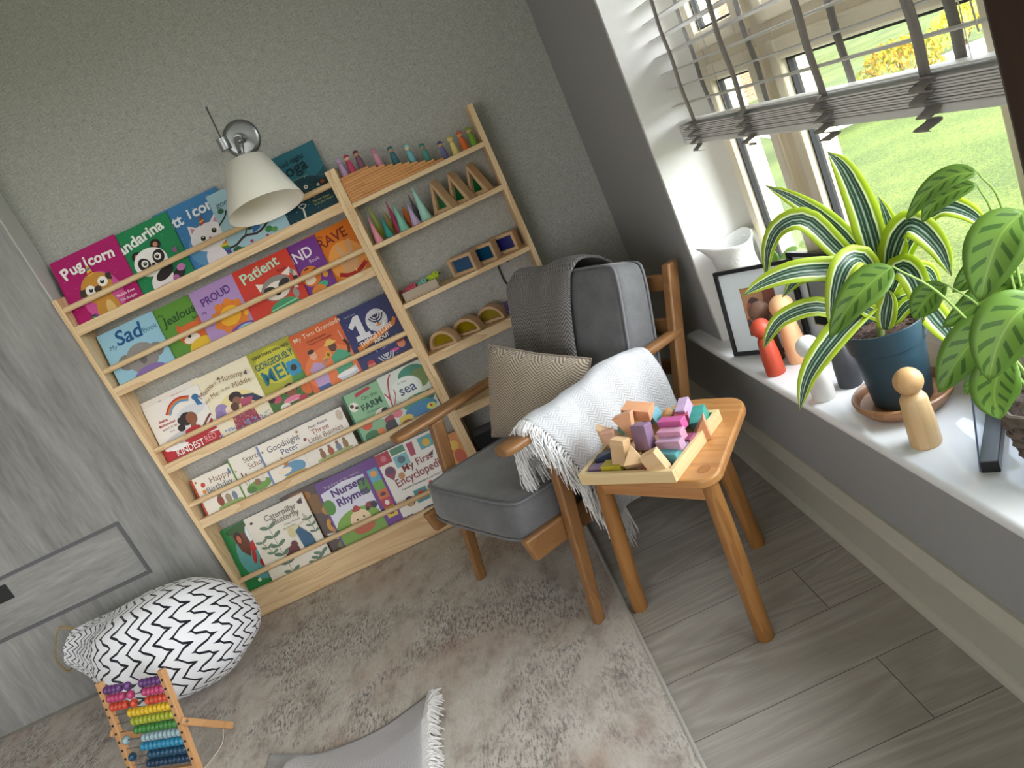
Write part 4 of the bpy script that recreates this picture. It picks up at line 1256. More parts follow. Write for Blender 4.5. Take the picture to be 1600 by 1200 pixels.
book('cream picture book with a girl in blue and plant sprigs, bottom tier', -1.226, 0.262, 0.303, T5, 0, '#e3decf',
     [('Caterpillar', .30, .98, .135, '#6a645c', {'st': .92}), ('Butterfly', .40, .88, .135, '#6a645c', {'st': .92}), ('Vivian French', .54, .80, .05, '#8a847a', {'shear': .2}), ('illustrated by', .5, .75, .04, '#9a948a', {'shear': .2})],
     [(E_, '#403038', .09, 1.05, .025, .02), (P_, '#4a2f3a', [(.86, 1.06), (.96, 1.10), (.94, 1.0), (.88, 1.02)])] + leafy('#5f7a64', .36, .0, .30, .92, 6, .07) + leafy('#6f8a72', .24, .42, .10, .74, 3, .05) + leafy('#5f7a64', .90, .82, .95, .50, 3, .045) + leafy('#5f7a64', .7, .06, .9, .2, 3, .06) +
     [(E_, '#d8cfa4', .64, .70, .10, .07, -15), (E_, '#cfc393', .60, .66, .06, .08), (P_, '#1f5578', [(.66, .66), (.74, .70), (.86, .52), (.88, .36), (.68, .36)]), (E_, '#62262c', .52, .40, .09, .09), (E_, '#552026', .44, .36, .09, .05, 15), (E_, '#62262c', .56, .48, .05, .06), (S_, '#b9a990', [(.74, .72), (.86, .76), (.88, .86)], .012)], grp=G)
book('dark brown picture book of jungle animals, between cream and purple books', -1.062, 0.19, 0.312, T5, 1.9, '#453020',
     [],
     [(E_, '#a06a30', .35, 1.45, .3, .15), (E_, '#7d5a2a', .7, 1.2, .22, .22), (E_, '#c08a3c', .85, 1.0, .14, .12), (E_, '#d0952f', .84, .66, .17, .18), (E_, '#2f241c', .84, .66, .08, .09), (S_, '#e4dccc', [(.6, .5), (.98, .42)], .05), (S_, '#e4dccc', [(.6, .4), (.98, .3)], .05), (E_, '#b05a2a', .86, .82, .1, .07), (E_, '#6d7a3a', .9, .18, .2, .12)], th=0.012, grp=G)
book('purple sound book of rhymes with an egg man on the grass, bottom tier', -0.908, 0.272, 0.308, T5, 0.3, '#5b2a82',
     [('Sing along to the rhymes', .12, 1.0, .058, '#c9b4dc', {'rot': 1}), ('Nursery', .18, .83, .165, '#4a2372', {'bold': .028, 'rot': 2}), ('Rhymes', .20, .67, .165, '#4a2372', {'bold': .028, 'rot': 2})],
     [(P_, '#dfe0ee', [(.03, .10), (.74, .10), (.74, .97), (.40, 1.0), (.03, .95)]), (E_, '#7faa3c', .38, .34, .35, .22), (P_, '#74a236', [(.03, .1), (.74, .1), (.74, .34), (.03, .4)]), (E_, '#4f8a30', .07, .72, .09, .12), (E_, '#4f8a30', .68, .80, .09, .13), (E_, '#ecd3a8', .42, .36, .16, .16), (E_, '#b8562c', .42, .24, .17, .09), (E_, '#a8342c', .42, .53, .07, .035), (E_, '#a8342c', .42, .56, .04, .03), (E_, '#3a2a22', .37, .38, .014, .018), (E_, '#3a2a22', .48, .39, .014, .018), (E_, '#8a2a36', .63, .51, .07, .05), (E_, '#2a2228', .69, .49, .05, .055), (E_, '#2a2228', .58, .47, .03, .03),
      (P_, '#6a2f8f', [(.76, 0), (1, 0), (1, 1.12), (.76, 1.12)]), (P_, '#57a5c4', [(.80, .78), (.96, .78), (.96, .98), (.80, .98)]), (E_, '#e8a34c', .88, .9, .05, .05), (P_, '#6aa63c', [(.80, .64), (.96, .64), (.96, .78), (.80, .78)]), (P_, '#cf6a2c', [(.80, .50), (.96, .50), (.96, .64), (.80, .64)]), (P_, '#b0283c', [(.80, .36), (.96, .36), (.96, .50), (.80, .50)]), (P_, '#e0c22c', [(.80, .20), (.96, .20), (.96, .36), (.80, .36)]), (E_, '#6a2f2c', .88, .28, .05, .04), (E_, '#4a2430', .88, .57, .045, .03), (E_, '#efe4e4', .88, .43, .035, .04), (P_, '#4f6f96', [(.03, .0), (.74, .0), (.74, .09), (.03, .09)])], th=0.014, grp=G)
book('white first encyclopedia with a grid of little pictures, bottom tier', -0.636, 0.272, 0.310, T5, -0.3, '#e9e7e0',
     [('My First', .30, .73, .15, '#8a2230', {'bold': .006, 'rot': 3}), ('Encyclopedia', .12, .56, .175, '#8a2230', {'bold': .008, 'st': .88, 'rot': 3}), ('A wealth of knowledge at your fingertips', .16, .49, .042, '#5d5a58', {})],
     [(P_, '#b02438', [(0, .95), (.22, .95), (.22, 1.13), (0, 1.13)]), (E_, '#cf6a7a', .11, 1.04, .045, .045), (P_, '#7ab8c0', [(.24, .82), (.46, .82), (.46, 1.0), (.24, 1.0)]), (E_, '#4a6a7a', .35, .92, .06, .055), (P_, '#4a8a6a', [(.24, 1.02), (.46, 1.02), (.46, 1.12), (.24, 1.12)]), (E_, '#8a2a4a', .12, .82, .085, .085), (E_, '#4a3a5a', .12, .84, .06, .05), (P_, '#8a2a4a', [(.05, .78), (.19, .78), (.12, .68)]), (E_, '#c08a4a', .25, .70, .05, .05), (P_, '#b03a5a', [(.50, .90), (.58, .90), (.60, 1.1), (.50, 1.1)]), (P_, '#58a4ac', [(.68, .92), (.90, .92), (.90, 1.1), (.68, 1.1)]), (E_, '#d9b23c', .79, 1.0, .06, .06), (E_, '#7a4a3a', .94, 1.02, .05, .05), (P_, '#2a2a2c', [(.72, .80), (.84, .86), (.80, .78)]), (P_, '#b02438', [(.62, .32), (.96, .38), (.96, .46), (.62, .42)]), (P_, '#3f8f96', [(.30, .22), (.50, .22), (.50, .42), (.30, .42)]), (E_, '#c0392f', .40, .32, .06, .065), (E_, '#4a3a6a', .20, .30, .07, .08), (E_, '#c9973f', .2, .26, .04, .04), (E_, '#c03a3f', .60, .36, .05, .1), (E_, '#3a8a4a', .92, .56, .03, .1), (E_, '#3a8a4a', .86, .54, .02, .05), (P_, '#6a5a8a', [(0, .02), (.16, .02), (.16, .12), (0, .12)]), (E_, '#3a3a5a', .42, .08, .12, .05), (E_, '#5d7a4a', .7, .1, .1, .05)], th=0.016, grp=G)
book('orange picture book half hidden behind the armchair leg, bottom tier', -0.352, 0.066, 0.262, T5, 0.6, '#c9832f',
     [], [(E_, '#b8502a', .5, 2.4, .34, .5), (E_, '#d9b23c', .4, 3.2, .3, .3), (E_, '#8a3a22', .6, 1.7, .25, .3), (E_, '#e0a04c', .5, 1.0, .3, .3)], grp=G)
# ================================================================== armchair with its textiles
OAK = {a: wood('honey_oak', '#996f44', '#633f24', a, 0.38, 1.0, 0.4) for a in 'xyz'}
CH_O = Vector((-0.2249, -0.8954, 0.0))
CH_R = R(-58.117)
chair = thing('armchair', 'oak-framed armchair with grey velvet cushions in the corner by the window', 'armchair', (CH_O.x, CH_O.y, 0.008), (0, 0, CH_R))
CM = Matrix.Translation(CH_O) @ Matrix.Rotation(CH_R, 4, 'Z')      # chair axes -> room axes
def cp(*p):
    return CM @ Vector(p)

t = NT('grey_velvet')
v = t.coord('Object')
n = t.noise(v, 9, 4, 0.6)
f = t.noise(v, 300, 2, 0.6)
t.base(t.ramp(t.math('ADD', t.math('MULTIPLY', n, 0.75), t.math('MULTIPLY', f, 0.25)), [(0.3, '#5b5c5d'), (0.7, '#77787a')]))
t.set(Roughness=0.85)
t.b.inputs['Sheen Weight'].default_value = 0.45
t.b.inputs['Sheen Roughness'].default_value = 0.4
t.b.inputs['Specular IOR Level'].default_value = 0.1
t.bump(n, 0.15, 0.006)
VELVET = t.m
PIPING = paint('#74757a', 0.8)

def slab(pts, name, mat, parent, bevel=0.006, seg=3, **k):
    return MB().hexa(pts).build(name, mat, parent, smooth=40, bevel=bevel, seg=seg, **k)

for s in (-1, 1):
    X = 0.300 * s
    # front leg: slim, leaning, tapering to the foot
    a, b = 0.016, 0.016
    slab([(X - .013, -.016, 0), (X + .013, -.016, 0), (X + .013, .016, 0), (X - .013, .016, 0),
          (X - .017, .090, .565), (X + .017, .090, .565), (X + .017, .140, .565), (X - .017, .140, .565)], 'front_leg', OAK['z'], chair, 0.006)
    # rear post carrying arm and back, leaning backwards
    slab([(X - .016, .520, .22), (X + .016, .520, .22), (X + .016, .570, .22), (X - .016, .570, .22),
          (X - .016, .738, .752), (X + .016, .738, .752), (X + .016, .786, .752), (X - .016, .786, .752)], 'rear_post', OAK['z'], chair, 0.006)
    slab([(X - .014, .640, 0), (X + .014, .640, 0), (X + .014, .672, 0), (X - .014, .672, 0),
          (X - .016, .50, .30), (X + .016, .50, .30), (X + .016, .55, .30), (X - .016, .55, .30)], 'rear_leg', OAK['z'], chair, 0.006)
    # seat side rail with rounded front end, sloping back
    Xr = X - 0.032 * s
    slab([(Xr - .014, -.078, .262), (Xr + .014, -.078, .262), (Xr + .014, .60, .205), (Xr - .014, .60, .205),
          (Xr - .014, -.088, .335), (Xr + .014, -.088, .335), (Xr + .014, .60, .275), (Xr - .014, .60, .275)], 'side_rail', OAK['y'], chair, 0.008)
    # paddle arm: broad rounded front, narrowing to the post
    prof = [(-.048, .020), (-.042, .031), (-.02, .039), (.06, .0415), (.16, .039), (.30, .031), (.45, .025), (.60, .0225), (.72, .022)]
    m = MB()
    up, lo = [], []
    for y, hw in prof:
        zc = .588 - .045 * (y + .05)
        up.append((y, hw, zc + .014))
        lo.append((y, hw, zc - .014))
    rows = []
    for (y, hw, zt), (_, _, zb) in zip(up, lo):
        rows.append([m.bm.verts.new((X - hw, y, zt - .006)), m.bm.verts.new((X - hw * .78, y, zt)), m.bm.verts.new((X + hw * .78, y, zt)), m.bm.verts.new((X + hw, y, zt - .006)),
                     m.bm.verts.new((X + hw, y, zb + .006)), m.bm.verts.new((X + hw * .78, y, zb)), m.bm.verts.new((X - hw * .78, y, zb)), m.bm.verts.new((X - hw, y, zb + .006))])
    for i in range(len(rows) - 1):
        for k in range(8):
            m.bm.faces.new((rows[i][k], rows[i][(k + 1) % 8], rows[i + 1][(k + 1) % 8], rows[i + 1][k]))
    m.bm.faces.new(rows[0]); m.bm.faces.new(list(reversed(rows[-1])))
    m.build('armrest', OAK['y'], chair, smooth=60, subsurf=1)
for z, y in ((.700, .735), (.575, .690), (.455, .650), (.335, .605)):
    MB().box((-.285, y - .010, z - .026), (.285, y + .010, z + .026)).build('back_slat', OAK['x'], chair, smooth=0, bevel=0.005)
MB().box((-.26, .015, .255), (.26, .043, .310)).build('cross_rail', OAK['x'], chair, smooth=0, bevel=0.004)
MB().box((-.26, .57, .215), (.26, .595, .27)).build('cross_rail', OAK['x'], chair, smooth=0, bevel=0.004)

def cushion(name, corners_lo, corners_hi, dome, parent, n=10, edge=0.022, mat=VELVET, pipe=True):
    """box cushion between two quads (each: 4 corners ccw), crowned on both faces, with piping round the edges"""
    lo = [Vector(p) for p in corners_lo]
    hi = [Vector(p) for p in corners_hi]
    nrm = (hi[1] - hi[0]).cross(hi[3] - hi[0]).normalized()
    def bil(q, u, v_):
        a, b = 2 * u - 1, 2 * v_ - 1
        a, b = a * (1 - .055 * b ** 6), b * (1 - .055 * a ** 6)
        u, v_ = (a + 1) / 2, (b + 1) / 2
        return q[0] * (1 - u) * (1 - v_) + q[1] * u * (1 - v_) + q[2] * u * v_ + q[3] * (1 - u) * v_
    m = MB()
    def puff(u, v_):
        return (max(0.0, 16 * u * (1 - u) * v_ * (1 - v_))) ** 0.55 * dome
    g1 = m.grid(n, n, lambda u, v_: bil(hi, u, v_) + nrm * puff(u, v_))
    g0 = m.grid(n, n, lambda u, v_: bil(lo, u, v_) - nrm * puff(u, v_) * 0.6)
    rim = [(i, 0) for i in range(n)] + [(n, j) for j in range(n)] + [(i, n) for i in range(n, 0, -1)] + [(0, j) for j in range(n, 0, -1)]
    for k in range(len(rim)):
        a, b = rim[k], rim[(k + 1) % len(rim)]
        m.bm.faces.new((g0[a[0]][a[1]], g0[b[0]][b[1]], g1[b[0]][b[1]], g1[a[0]][a[1]]))
    o = m.build(name, mat, parent, smooth=80, bevel=edge, seg=4)
    if pipe:
        for q, sg in ((hi, 1), (lo, -1)):
            p = MB()
            c = sum(q, Vector()) / 4
            loop = []
            for (ua, va, ub, vb) in ((0, 0, 1, 0), (1, 0, 1, 1), (1, 1, 0, 1), (0, 1, 0, 0)):
                for f_ in (0.015, 0.06, 0.15, 0.3, 0.5, 0.7, 0.85, 0.94, 0.985):
                    x = bil(q, ua + (ub - ua) * f_, va + (vb - va) * f_)
                    loop.append(x + (c - x).normalized() * 0.004 + nrm * sg * -0.002)
            p.tube(loop + [loop[0]], 0.0042, 8, caps=False)
            p.build('piping', PIPING, o)
    return o
sw = 0.262
cushion('seat_cushion', [(-sw, -.080, .312), (sw, -.080, .312), (sw, .545, .258), (-sw, .545, .258)],
        [(-sw, -.056, .420), (sw, -.056, .420), (sw, .545, .368), (-sw, .545, .368)], 0.014, chair)
bw = 0.272
cushion('back_cushion', [(-bw, .560, .350), (bw, .560, .350), (bw, .700, .800), (-bw, .700, .800)],
        [(-bw, .440, .378), (bw, .440, .378), (bw, .590, .838), (-bw, .590, .838)], 0.016, chair)

# ---- herringbone throw pillow leaning on the back cushion
PIL = chevron('beige_herringbone', '#b9ac99', '#74695d', 5, 32, 3.0, 0.46, 0.3, 0.9, 0.5)
TL, TR_, BL, BR = cp(-.150, .335, .728), cp(.195, .425, .615), cp(-.235, .245, .432), cp(.105, .335, .392)
def pil_pt(u, v_, sgn):
    a = BL.lerp(BR, u).lerp(TL.lerp(TR_, u), v_)
    e = (max(0, 16 * u * (1 - u) * v_ * (1 - v_))) ** 0.42
    n_ = (BR - BL).cross(TL - BL).normalized()
    # soft pulled-in sides
    c = (BL + BR + TL + TR_) / 4
    k = 1 - 0.05 * (1 - abs(2 * u - 1)) * (abs(2 * v_ - 1) ** 4) - 0.05 * (1 - abs(2 * v_ - 1)) * (abs(2 * u - 1) ** 4)
    p = c + (a - c) * k + n_ * sgn * (0.072 if sgn > 0 else 0.05) * e
    return p
m = MB()
N = 22
ga = m.grid(N, N, lambda u, v_: pil_pt(u, v_, 1))
gb = m.grid(N, N, lambda u, v_: pil_pt(u, v_, -1))
bmesh.ops.remove_doubles(m.bm, verts=m.bm.verts, dist=0.0004)
pil = m.build('throw_pillow', PIL, None, smooth=80)
tag(pil, 'beige herringbone square pillow leaning on the armchair back', 'pillow')
m = MB()
loop = []
for a, b in ((BL, BR), (BR, TR_), (TR_, TL), (TL, BL)):
    pass
for (u0, v0, u1, v1) in ((0, 0, 1, 0), (1, 0, 1, 1), (1, 1, 0, 1), (0, 1, 0, 0)):
    for k in range(10):
        f_ = k / 10
        loop.append(pil_pt(u0 + (u1 - u0) * f_, v0 + (v1 - v0) * f_, 1))
m.tube(loop + [loop[0]], 0.0035, 8, caps=False)
m.build('seam_piping', paint('#93867a', 0.8), pil)

# ---- dark grey herringbone blanket over the top of the back cushion
BLK = chevron('dark_grey_herringbone', '#8d8a8a', '#525051', 11, 84, 1.6, 0.5, 0.3, 0.9, 0.4)
path = [(.452, .46), (.480, .56), (.510, .66), (.540, .755), (.560, .805), (.580, .838), (.618, .850), (.668, .838), (.705, .818), (.722, .785), (.716, .75), (.712, .70)]
sp_ = spline([(0, y, z) for y, z in path], 30)
def blank(u, v_):
    k = v_ * 30
    i = min(int(k), 29)
    p = sp_[i].lerp(sp_[i + 1], k - i)
    x = -.268 + u * (.385 - .05 * (1 - v_)) 
    fold = 0.006 * math.sin(u * 9 + v_ * 2) + 0.004 * math.sin(u * 21 + 1.5) * (1 - v_) + 0.003 * math.sin(v_ * 17 + u * 5)
    out = Vector((0, -1, 0.35)) if v_ < 0.5 else Vector((0, 0.3, 1)) if v_ < 0.7 else Vector((0, 1, 0))
    p = Vector((x, p.y, p.z)) + out.normalized() * (0.018 + fold)
    if u < 0.10:
        p += Vector((0, 0.5, -0.25)) * (0.10 - u) * 0.8
    return cp(*p)
m = MB()
m.grid(34, 44, blank)
bl = m.build('blanket', BLK, None, smooth=80, thick=0.008)
tag(bl, 'dark grey herringbone blanket draped over the top of the armchair back', 'blanket')

# ---- white fringed throw over the right armrest
THR = chevron('white_herringbone', '#d0d1d3', '#b3b6bc', 13, 62, 1.5, 0.42, 0.4, 0.95, 0.5)
sec = [(.225, .475), (.232, .54), (.250, .602), (.275, .634), (.305, .640), (.333, .632), (.350, .592), (.358, .53), (.358, .45), (.357, .37), (.355, .27)]
ssp = spline([(x, 0, z) for x, z in sec], 40)
def throw(u, v_):
    """u along the arm (front to back), v across (inside hem, over the arm, outside hem)"""
    k = v_ * 40
    i = min(int(k), 39)
    p = ssp[i].lerp(ssp[i + 1], k - i)
    y = 0.055 + u * 0.455
    over = max(0.0, (v_ - 0.5) * 2)
    y += 0.105 * over * (1 - u) + 0.015 * over * u
    x, z = p.x, p.z - 0.036 * u - 0.01
    lump = 0.008 * math.sin(u * 11 + v_ * 3) * over + 0.006 * math.sin(u * 23 + v_ * 7)
    bulge = 0.022 * math.exp(-((u - 0.72) / 0.22) ** 2) * math.exp(-((v_ - 0.42) / 0.25) ** 2)
    if v_ < 0.3:
        z += 0.06 * (0.3 - v_) / 0.3 * u
        x -= 0.0
    z += bulge + (0.10 * u * u * over * over if v_ > 0.6 else 0)
    x += lump
    return cp(x, y, z)
m = MB()
m.grid(40, 50, throw)
th = m.build('throw_blanket', THR, None, smooth=80, thick=0.007)
tag(th, 'white fringed throw draped over the armrest behind the stool', 'blanket')
FRI = paint('#e4e4e4', 0.95)
m = MB()
q = random.Random(11)
for k in range(64):
    v_ = k / 63
    b0 = throw(0.0, v_)
    fwd = cp(0, -1, 0) - cp(0, 0, 0)
    side = cp(1, 0, 0) - cp(0, 0, 0)
    L = q.uniform(0.05, 0.085) * (1.25 if v_ < 0.12 or v_ > 0.8 else 1.0)
    for j in range(7):
        d1 = fwd * q.uniform(.010, .03) + side * q.uniform(-.012, .012) + Vector((0, 0, -.008))
        d2 = d1 + fwd * q.uniform(-.004, .014) + side * q.uniform(-.012, .012) + Vector((0, 0, -L * .5))
        d3 = d2 + fwd * q.uniform(-.012, .006) + side * q.uniform(-.012, .012) + Vector((0, 0, -L * .5))
        j0 = Vector((q.uniform(-.003, .003), q.uniform(-.003, .003), q.uniform(-.003, .003)))
        m.tube([b0 + j0, b0 + d1, b0 + d2, b0 + d3], [.0022, .0020, .0016, .0008], 4, caps=False)
# long tassels of the outside and inside hems at the front corner
for k in range(44):
    u = q.uniform(0.0, 0.14)
    inner = k % 2 == 0
    b0 = throw(u, 0.02 if inner else 0.985)
    L = q.uniform(.08, .12)
    p1 = b0 + Vector((q.uniform(-.01, .01), q.uniform(-.01, .01), -L * .4))
    p2 = p1 + Vector((q.uniform(-.012, .012), q.uniform(-.012, .012), -L * .6))
    m.tube([b0, p1, p2], [.0026, .0022, .0008], 4, caps=False)
m.build('fringe', FRI, th, smooth=60)
# ================================================================== three-legged stool, tray and blocks
SM = Vector((0.167, -1.351, 0.0))
sd = Vector((0.618, -0.786, 0)); sn = Vector((0.786, 0.618, 0))
stool = thing('stool', 'three-legged honey pine stool with rounded triangular top by the window', 'stool', (SM.x, SM.y, 0.0), (0, 0, math.atan2(sd.y, sd.x)))
HP = wood('honey_pine', '#c8935a', '#9b6535', 'x', 0.3, 0.8, 0.7)
HPZ = wood('honey_pine', '#ad7a43', '#815529', 'z', 0.35, 0.8, 0.7)
def rounded(poly, rads, n=8):
    out = []
    N = len(poly)
    for i in range(N):
        p = Vector(poly[i]); a = Vector(poly[i - 1]); b = Vector(poly[(i + 1) % N])
        da, db = (a - p).normalized(), (b - p).normalized()
        ang = da.angle(db)
        r = rads[i]
        tl = r / math.tan(ang / 2)
        c = p + (da + db).normalized() * (r / math.sin(ang / 2))
        s0 = p + da * tl - c
        s1 = p + db * tl - c
        a0 = math.atan2(s0.y, s0.x); a1 = math.atan2(s1.y, s1.x)
        d = (a1 - a0 + math.pi) % (2 * math.pi) - math.pi
        for k in range(n + 1):
            t_ = a0 + d * k / n
            out.append((c.x + r * math.cos(t_), c.y + r * math.sin(t_)))
    return out
top = rounded([(-.222, -.004), (.222, -.004), (.105, .378), (-.105, .378)], [.042, .042, .085, .085])
MB().prism(top, .436, .460, 'xy').build('stool_top', HP, stool, smooth=40, bevel=0.006, seg=3)
LEGS = [((-.165, .045), (-.218, .026)), ((.165, .045), (.172, .016)), ((-.010, .325), (-.013, .345))]
for (a, b) in LEGS:
    A = Vector((a[0], a[1], .437)); B = Vector((b[0], b[1], 0.0))
    m = MB()
    m.tube([B, B + (A - B) * .012, B.lerp(A, .4), B.lerp(A, .75), A], [.0205, .0222, .0228, .0222, .0195], 20)
    m.build('leg', HPZ, stool, smooth=50)
    m = MB()
    m.tube([(a[0], a[1], .4585), (a[0], a[1], .4604)], .0165, 20)
    m.build('leg_plug', wood('plug_wood', '#b07a44', '#8d5a2c', 'y', 0.35), stool)
MB().box((-.165, .028, .385), (.165, .052, .437)).build('apron', HP, stool, smooth=0, bevel=0.003)
MB().box((-.012, .052, .39), (.012, .325, .437)).build('apron', wood('honey_pine', '#c08a4b', '#93602d', 'y', 0.35, 0.8, 0.7), stool, smooth=0, bevel=0.003)

TO = Vector((0.046, -1.262, 0.4602))
ta = Vector((0.698, -0.716, 0)); ANG = math.atan2(ta.y, ta.x)
tray = thing('wooden_tray', 'square pale wooden tray of blocks lying on the stool', 'tray', TO, (0, 0, ANG))
TW = 0.272
pw = {a: wood('pale_pine', '#e6d0a0', '#cfae78', a, 0.5, 1.0, 0.6) for a in 'xy'}
MB().box((0.012, 0.012, 0), (TW - 0.012, TW - 0.012, 0.005)).build('tray_base', pw['x'], tray, smooth=0)
for lo, hi, ax in (((0, 0, 0), (TW, .012, .031), 'x'), ((0, TW - .012, 0), (TW, TW, .031), 'x'), ((0, .012, 0), (.012, TW - .012, .031), 'y'), ((TW - .012, .012, 0), (TW, TW - .012, .031), 'y')):
    MB().box(lo, hi).build('tray_side', pw[ax], tray, smooth=0, bevel=0.001)

BG = 'wooden building blocks in the tray on the stool'
def block(kind, a, b, z, dims, rot, col, lab, axis='x'):
    """a,b: place on the tray; z: height of its middle above the stool top"""
    x, y, h = dims
    m = MB()
    if kind == 'box':
        m.box((-x / 2, -y / 2, -h / 2), (x / 2, y / 2, h / 2))
    elif kind == 'tri':
        m.prism([(-x / 2, -h / 2), (x / 2, -h / 2), (0, h / 2)], -y / 2, y / 2, 'xz')
    elif kind == 'rtri':
        m.prism([(-x / 2, -h / 2), (x / 2, -h / 2), (-x / 2, h / 2)], -y / 2, y / 2, 'xz')
    elif kind == 'ball':
        m.sphere((0, 0, 0), x / 2, 24)
    elif kind == 'half':
        m.prism([(x / 2 * math.cos(math.pi * k / 14), -h / 2 + h * math.sin(math.pi * k / 14)) for k in range(15)], -y / 2, y / 2, 'xz')
    mat = col if not isinstance(col, str) else wood('stained_' + col.lstrip('#'), col, '#%02x%02x%02x' % tuple(int(int(col[i:i + 2], 16) * 0.84) for i in (1, 3, 5)), 'x', 0.5, 1.0, 0.5)
    o = m.build('building_block', mat, None, smooth=35, bevel=0.0012)
    p = TO + ta * a + Vector((-ta.y, ta.x, 0)) * b + Vector((0, 0, z))
    o.location = p
    o.rotation_euler = (R(rot[0]), R(rot[1]), ANG + R(rot[2]))
    tag(o, lab, 'block', BG)
NAT = wood('natural_beech', '#d9b88e', '#c39c6e', 'x', 0.5, 1.0, 0.5)
PEA = wood('peach_beech', '#e0a983', '#c98a62', 'x', 0.5, 1.0, 0.5)
# lower layer
block('box', .045, .036, .0185, (.052, .030, .026), (0, 0, 6), '#87708f', 'flat purple block in the front left corner of the tray')
block('box', .048, .078, .030, (.060, .030, .028), (0, -14, 12), '#303a58', 'navy blue block leaning behind the flat purple one')
block('box', .092, .034, .0235, (.056, .032, .034), (0, 0, 4), '#c2b32e', 'mustard yellow block at the front of the tray')
block('box', .084, .084, .030, (.015, .034, .050), (0, 0, 8), '#a9b545', 'upright lime green slab between navy and natural blocks')
block('box', .205, .036, .022, (.040, .034, .034), (0, 0, 10), '#a33554', 'crimson block low at the front behind the prism')
block('box', .226, .068, .030, (.066, .030, .030), (0, 4, -2), '#5fa7ae', 'dusty turquoise bar at the right front of the tray')
block('box', .232, .100, .0215, (.060, .032, .032), (0, 0, -3), '#85768f', 'dull violet bar lowest of the right-hand stack')
block('box', .228, .140, .0215, (.070, .032, .032), (0, 0, -3), '#9c5270', 'plum pink bar under the hot pink one')
block('rtri', .252, .182, .033, (.052, .034, .056), (0, 0, 205), PEA, 'peach wedge leaning on the right side of the tray')
block('box', .240, .226, .035, (.034, .060, .034), (18, 0, 12), '#4aa398', 'teal block at the back right corner of the tray')
block('box', .190, .240, .036, (.060, .030, .034), (0, 10, 0), '#58b0a6', 'turquoise block at the back of the tray')
block('box', .130, .225, .024, (.080, .045, .036), (0, 0, 4), NAT, 'natural block low at the back of the tray')
block('box', .060, .165, .022, (.060, .055, .034), (0, 0, 8), NAT, 'natural block low at the left back of the tray')
block('box', .135, .120, .024, (.070, .060, .036), (0, 0, 0), NAT, 'natural block buried in the middle of the tray')
block('box', .130, .055, .024, (.05, .04, .036), (0, 0, 0), NAT, 'natural block under the leaning prism')
# upper layer
block('box', .222, .022, .043, (.044, .026, .056), (0, -18, 8), NAT, 'natural upright block leaning in the front right corner of the tray')
block('tri', .165, .030, .058, (.052, .048, .046), (-36, 6, 28), NAT, 'natural triangular prism tipping over the front side of the tray')
block('box', .122, .045, .064, (.040, .030, .064), (-14, 8, -4), NAT, 'natural tall block left of the tipping prism')
block('box', .235, .085, .052, (.066, .024, .024), (0, 0, -3), '#c6a1bd', 'pale mauve bar lowest pink of the right-hand stack')
block('box', .232, .108, .064, (.066, .024, .026), (0, 0, -3), '#d29ab4', 'light pink bar in the middle of the pink stack')
block('box', .226, .135, .077, (.066, .026, .026), (0, 0, -3), '#c9609a', 'hot pink bar on top of the pink stack')
block('box', .165, .092, .074, (.042, .030, .062), (-12, 0, -4), '#8a6f8c', 'large mauve purple block standing in the middle of the tray')
block('tri', .106, .128, .082, (.052, .028, .074), (8, 172, 18), PEA, 'tall peach triangular prism standing on its point')
block('box', .108, .185, .094, (.074, .042, .030), (6, 14, 6), PEA, 'large peach block on top of the heap')
block('tri', .068, .090, .068, (.034, .026, .060), (0, 180, 24), wood('pinkish_beech', '#cda08a', '#b5846c', 'x', 0.5, 1.0, 0.5), 'pinkish inverted wedge left of the natural blocks')
block('rtri', .036, .140, .068, (.058, .04, .05), (0, 0, 30), NAT, 'natural wedge at the left back by the throw')
block('half', .072, .166, .070, (.046, .024, .03), (20, 0, 70), '#7fb5a4', 'small sea green half-round block at the left back')
block('rtri', .122, .196, .070, (.036, .03, .036), (0, 0, 40), '#3f4c66', 'slate blue wedge beside the turquoise blocks')
block('rtri', .152, .194, .070, (.04, .03, .036), (0, 0, -30), '#6fb2c4', 'light blue wedge beside the wooden ball')
block('ball', .183, .196, .066, (.040, .04, .04), (0, 0, 0), wood('ball_beech', '#d3a878', '#b3854f', 'x', 0.45, 1.0, 0.6), 'natural wooden ball between the blue wedge and lilac block')
block('box', .226, .178, .068, (.034, .022, .024), (10, 10, 30), '#9c4458', 'small dark red block beside the ball')
block('box', .224, .204, .078, (.026, .05, .030), (14, 0, 8), '#c3a8c9', 'pale lilac block in front of the turquoise one')
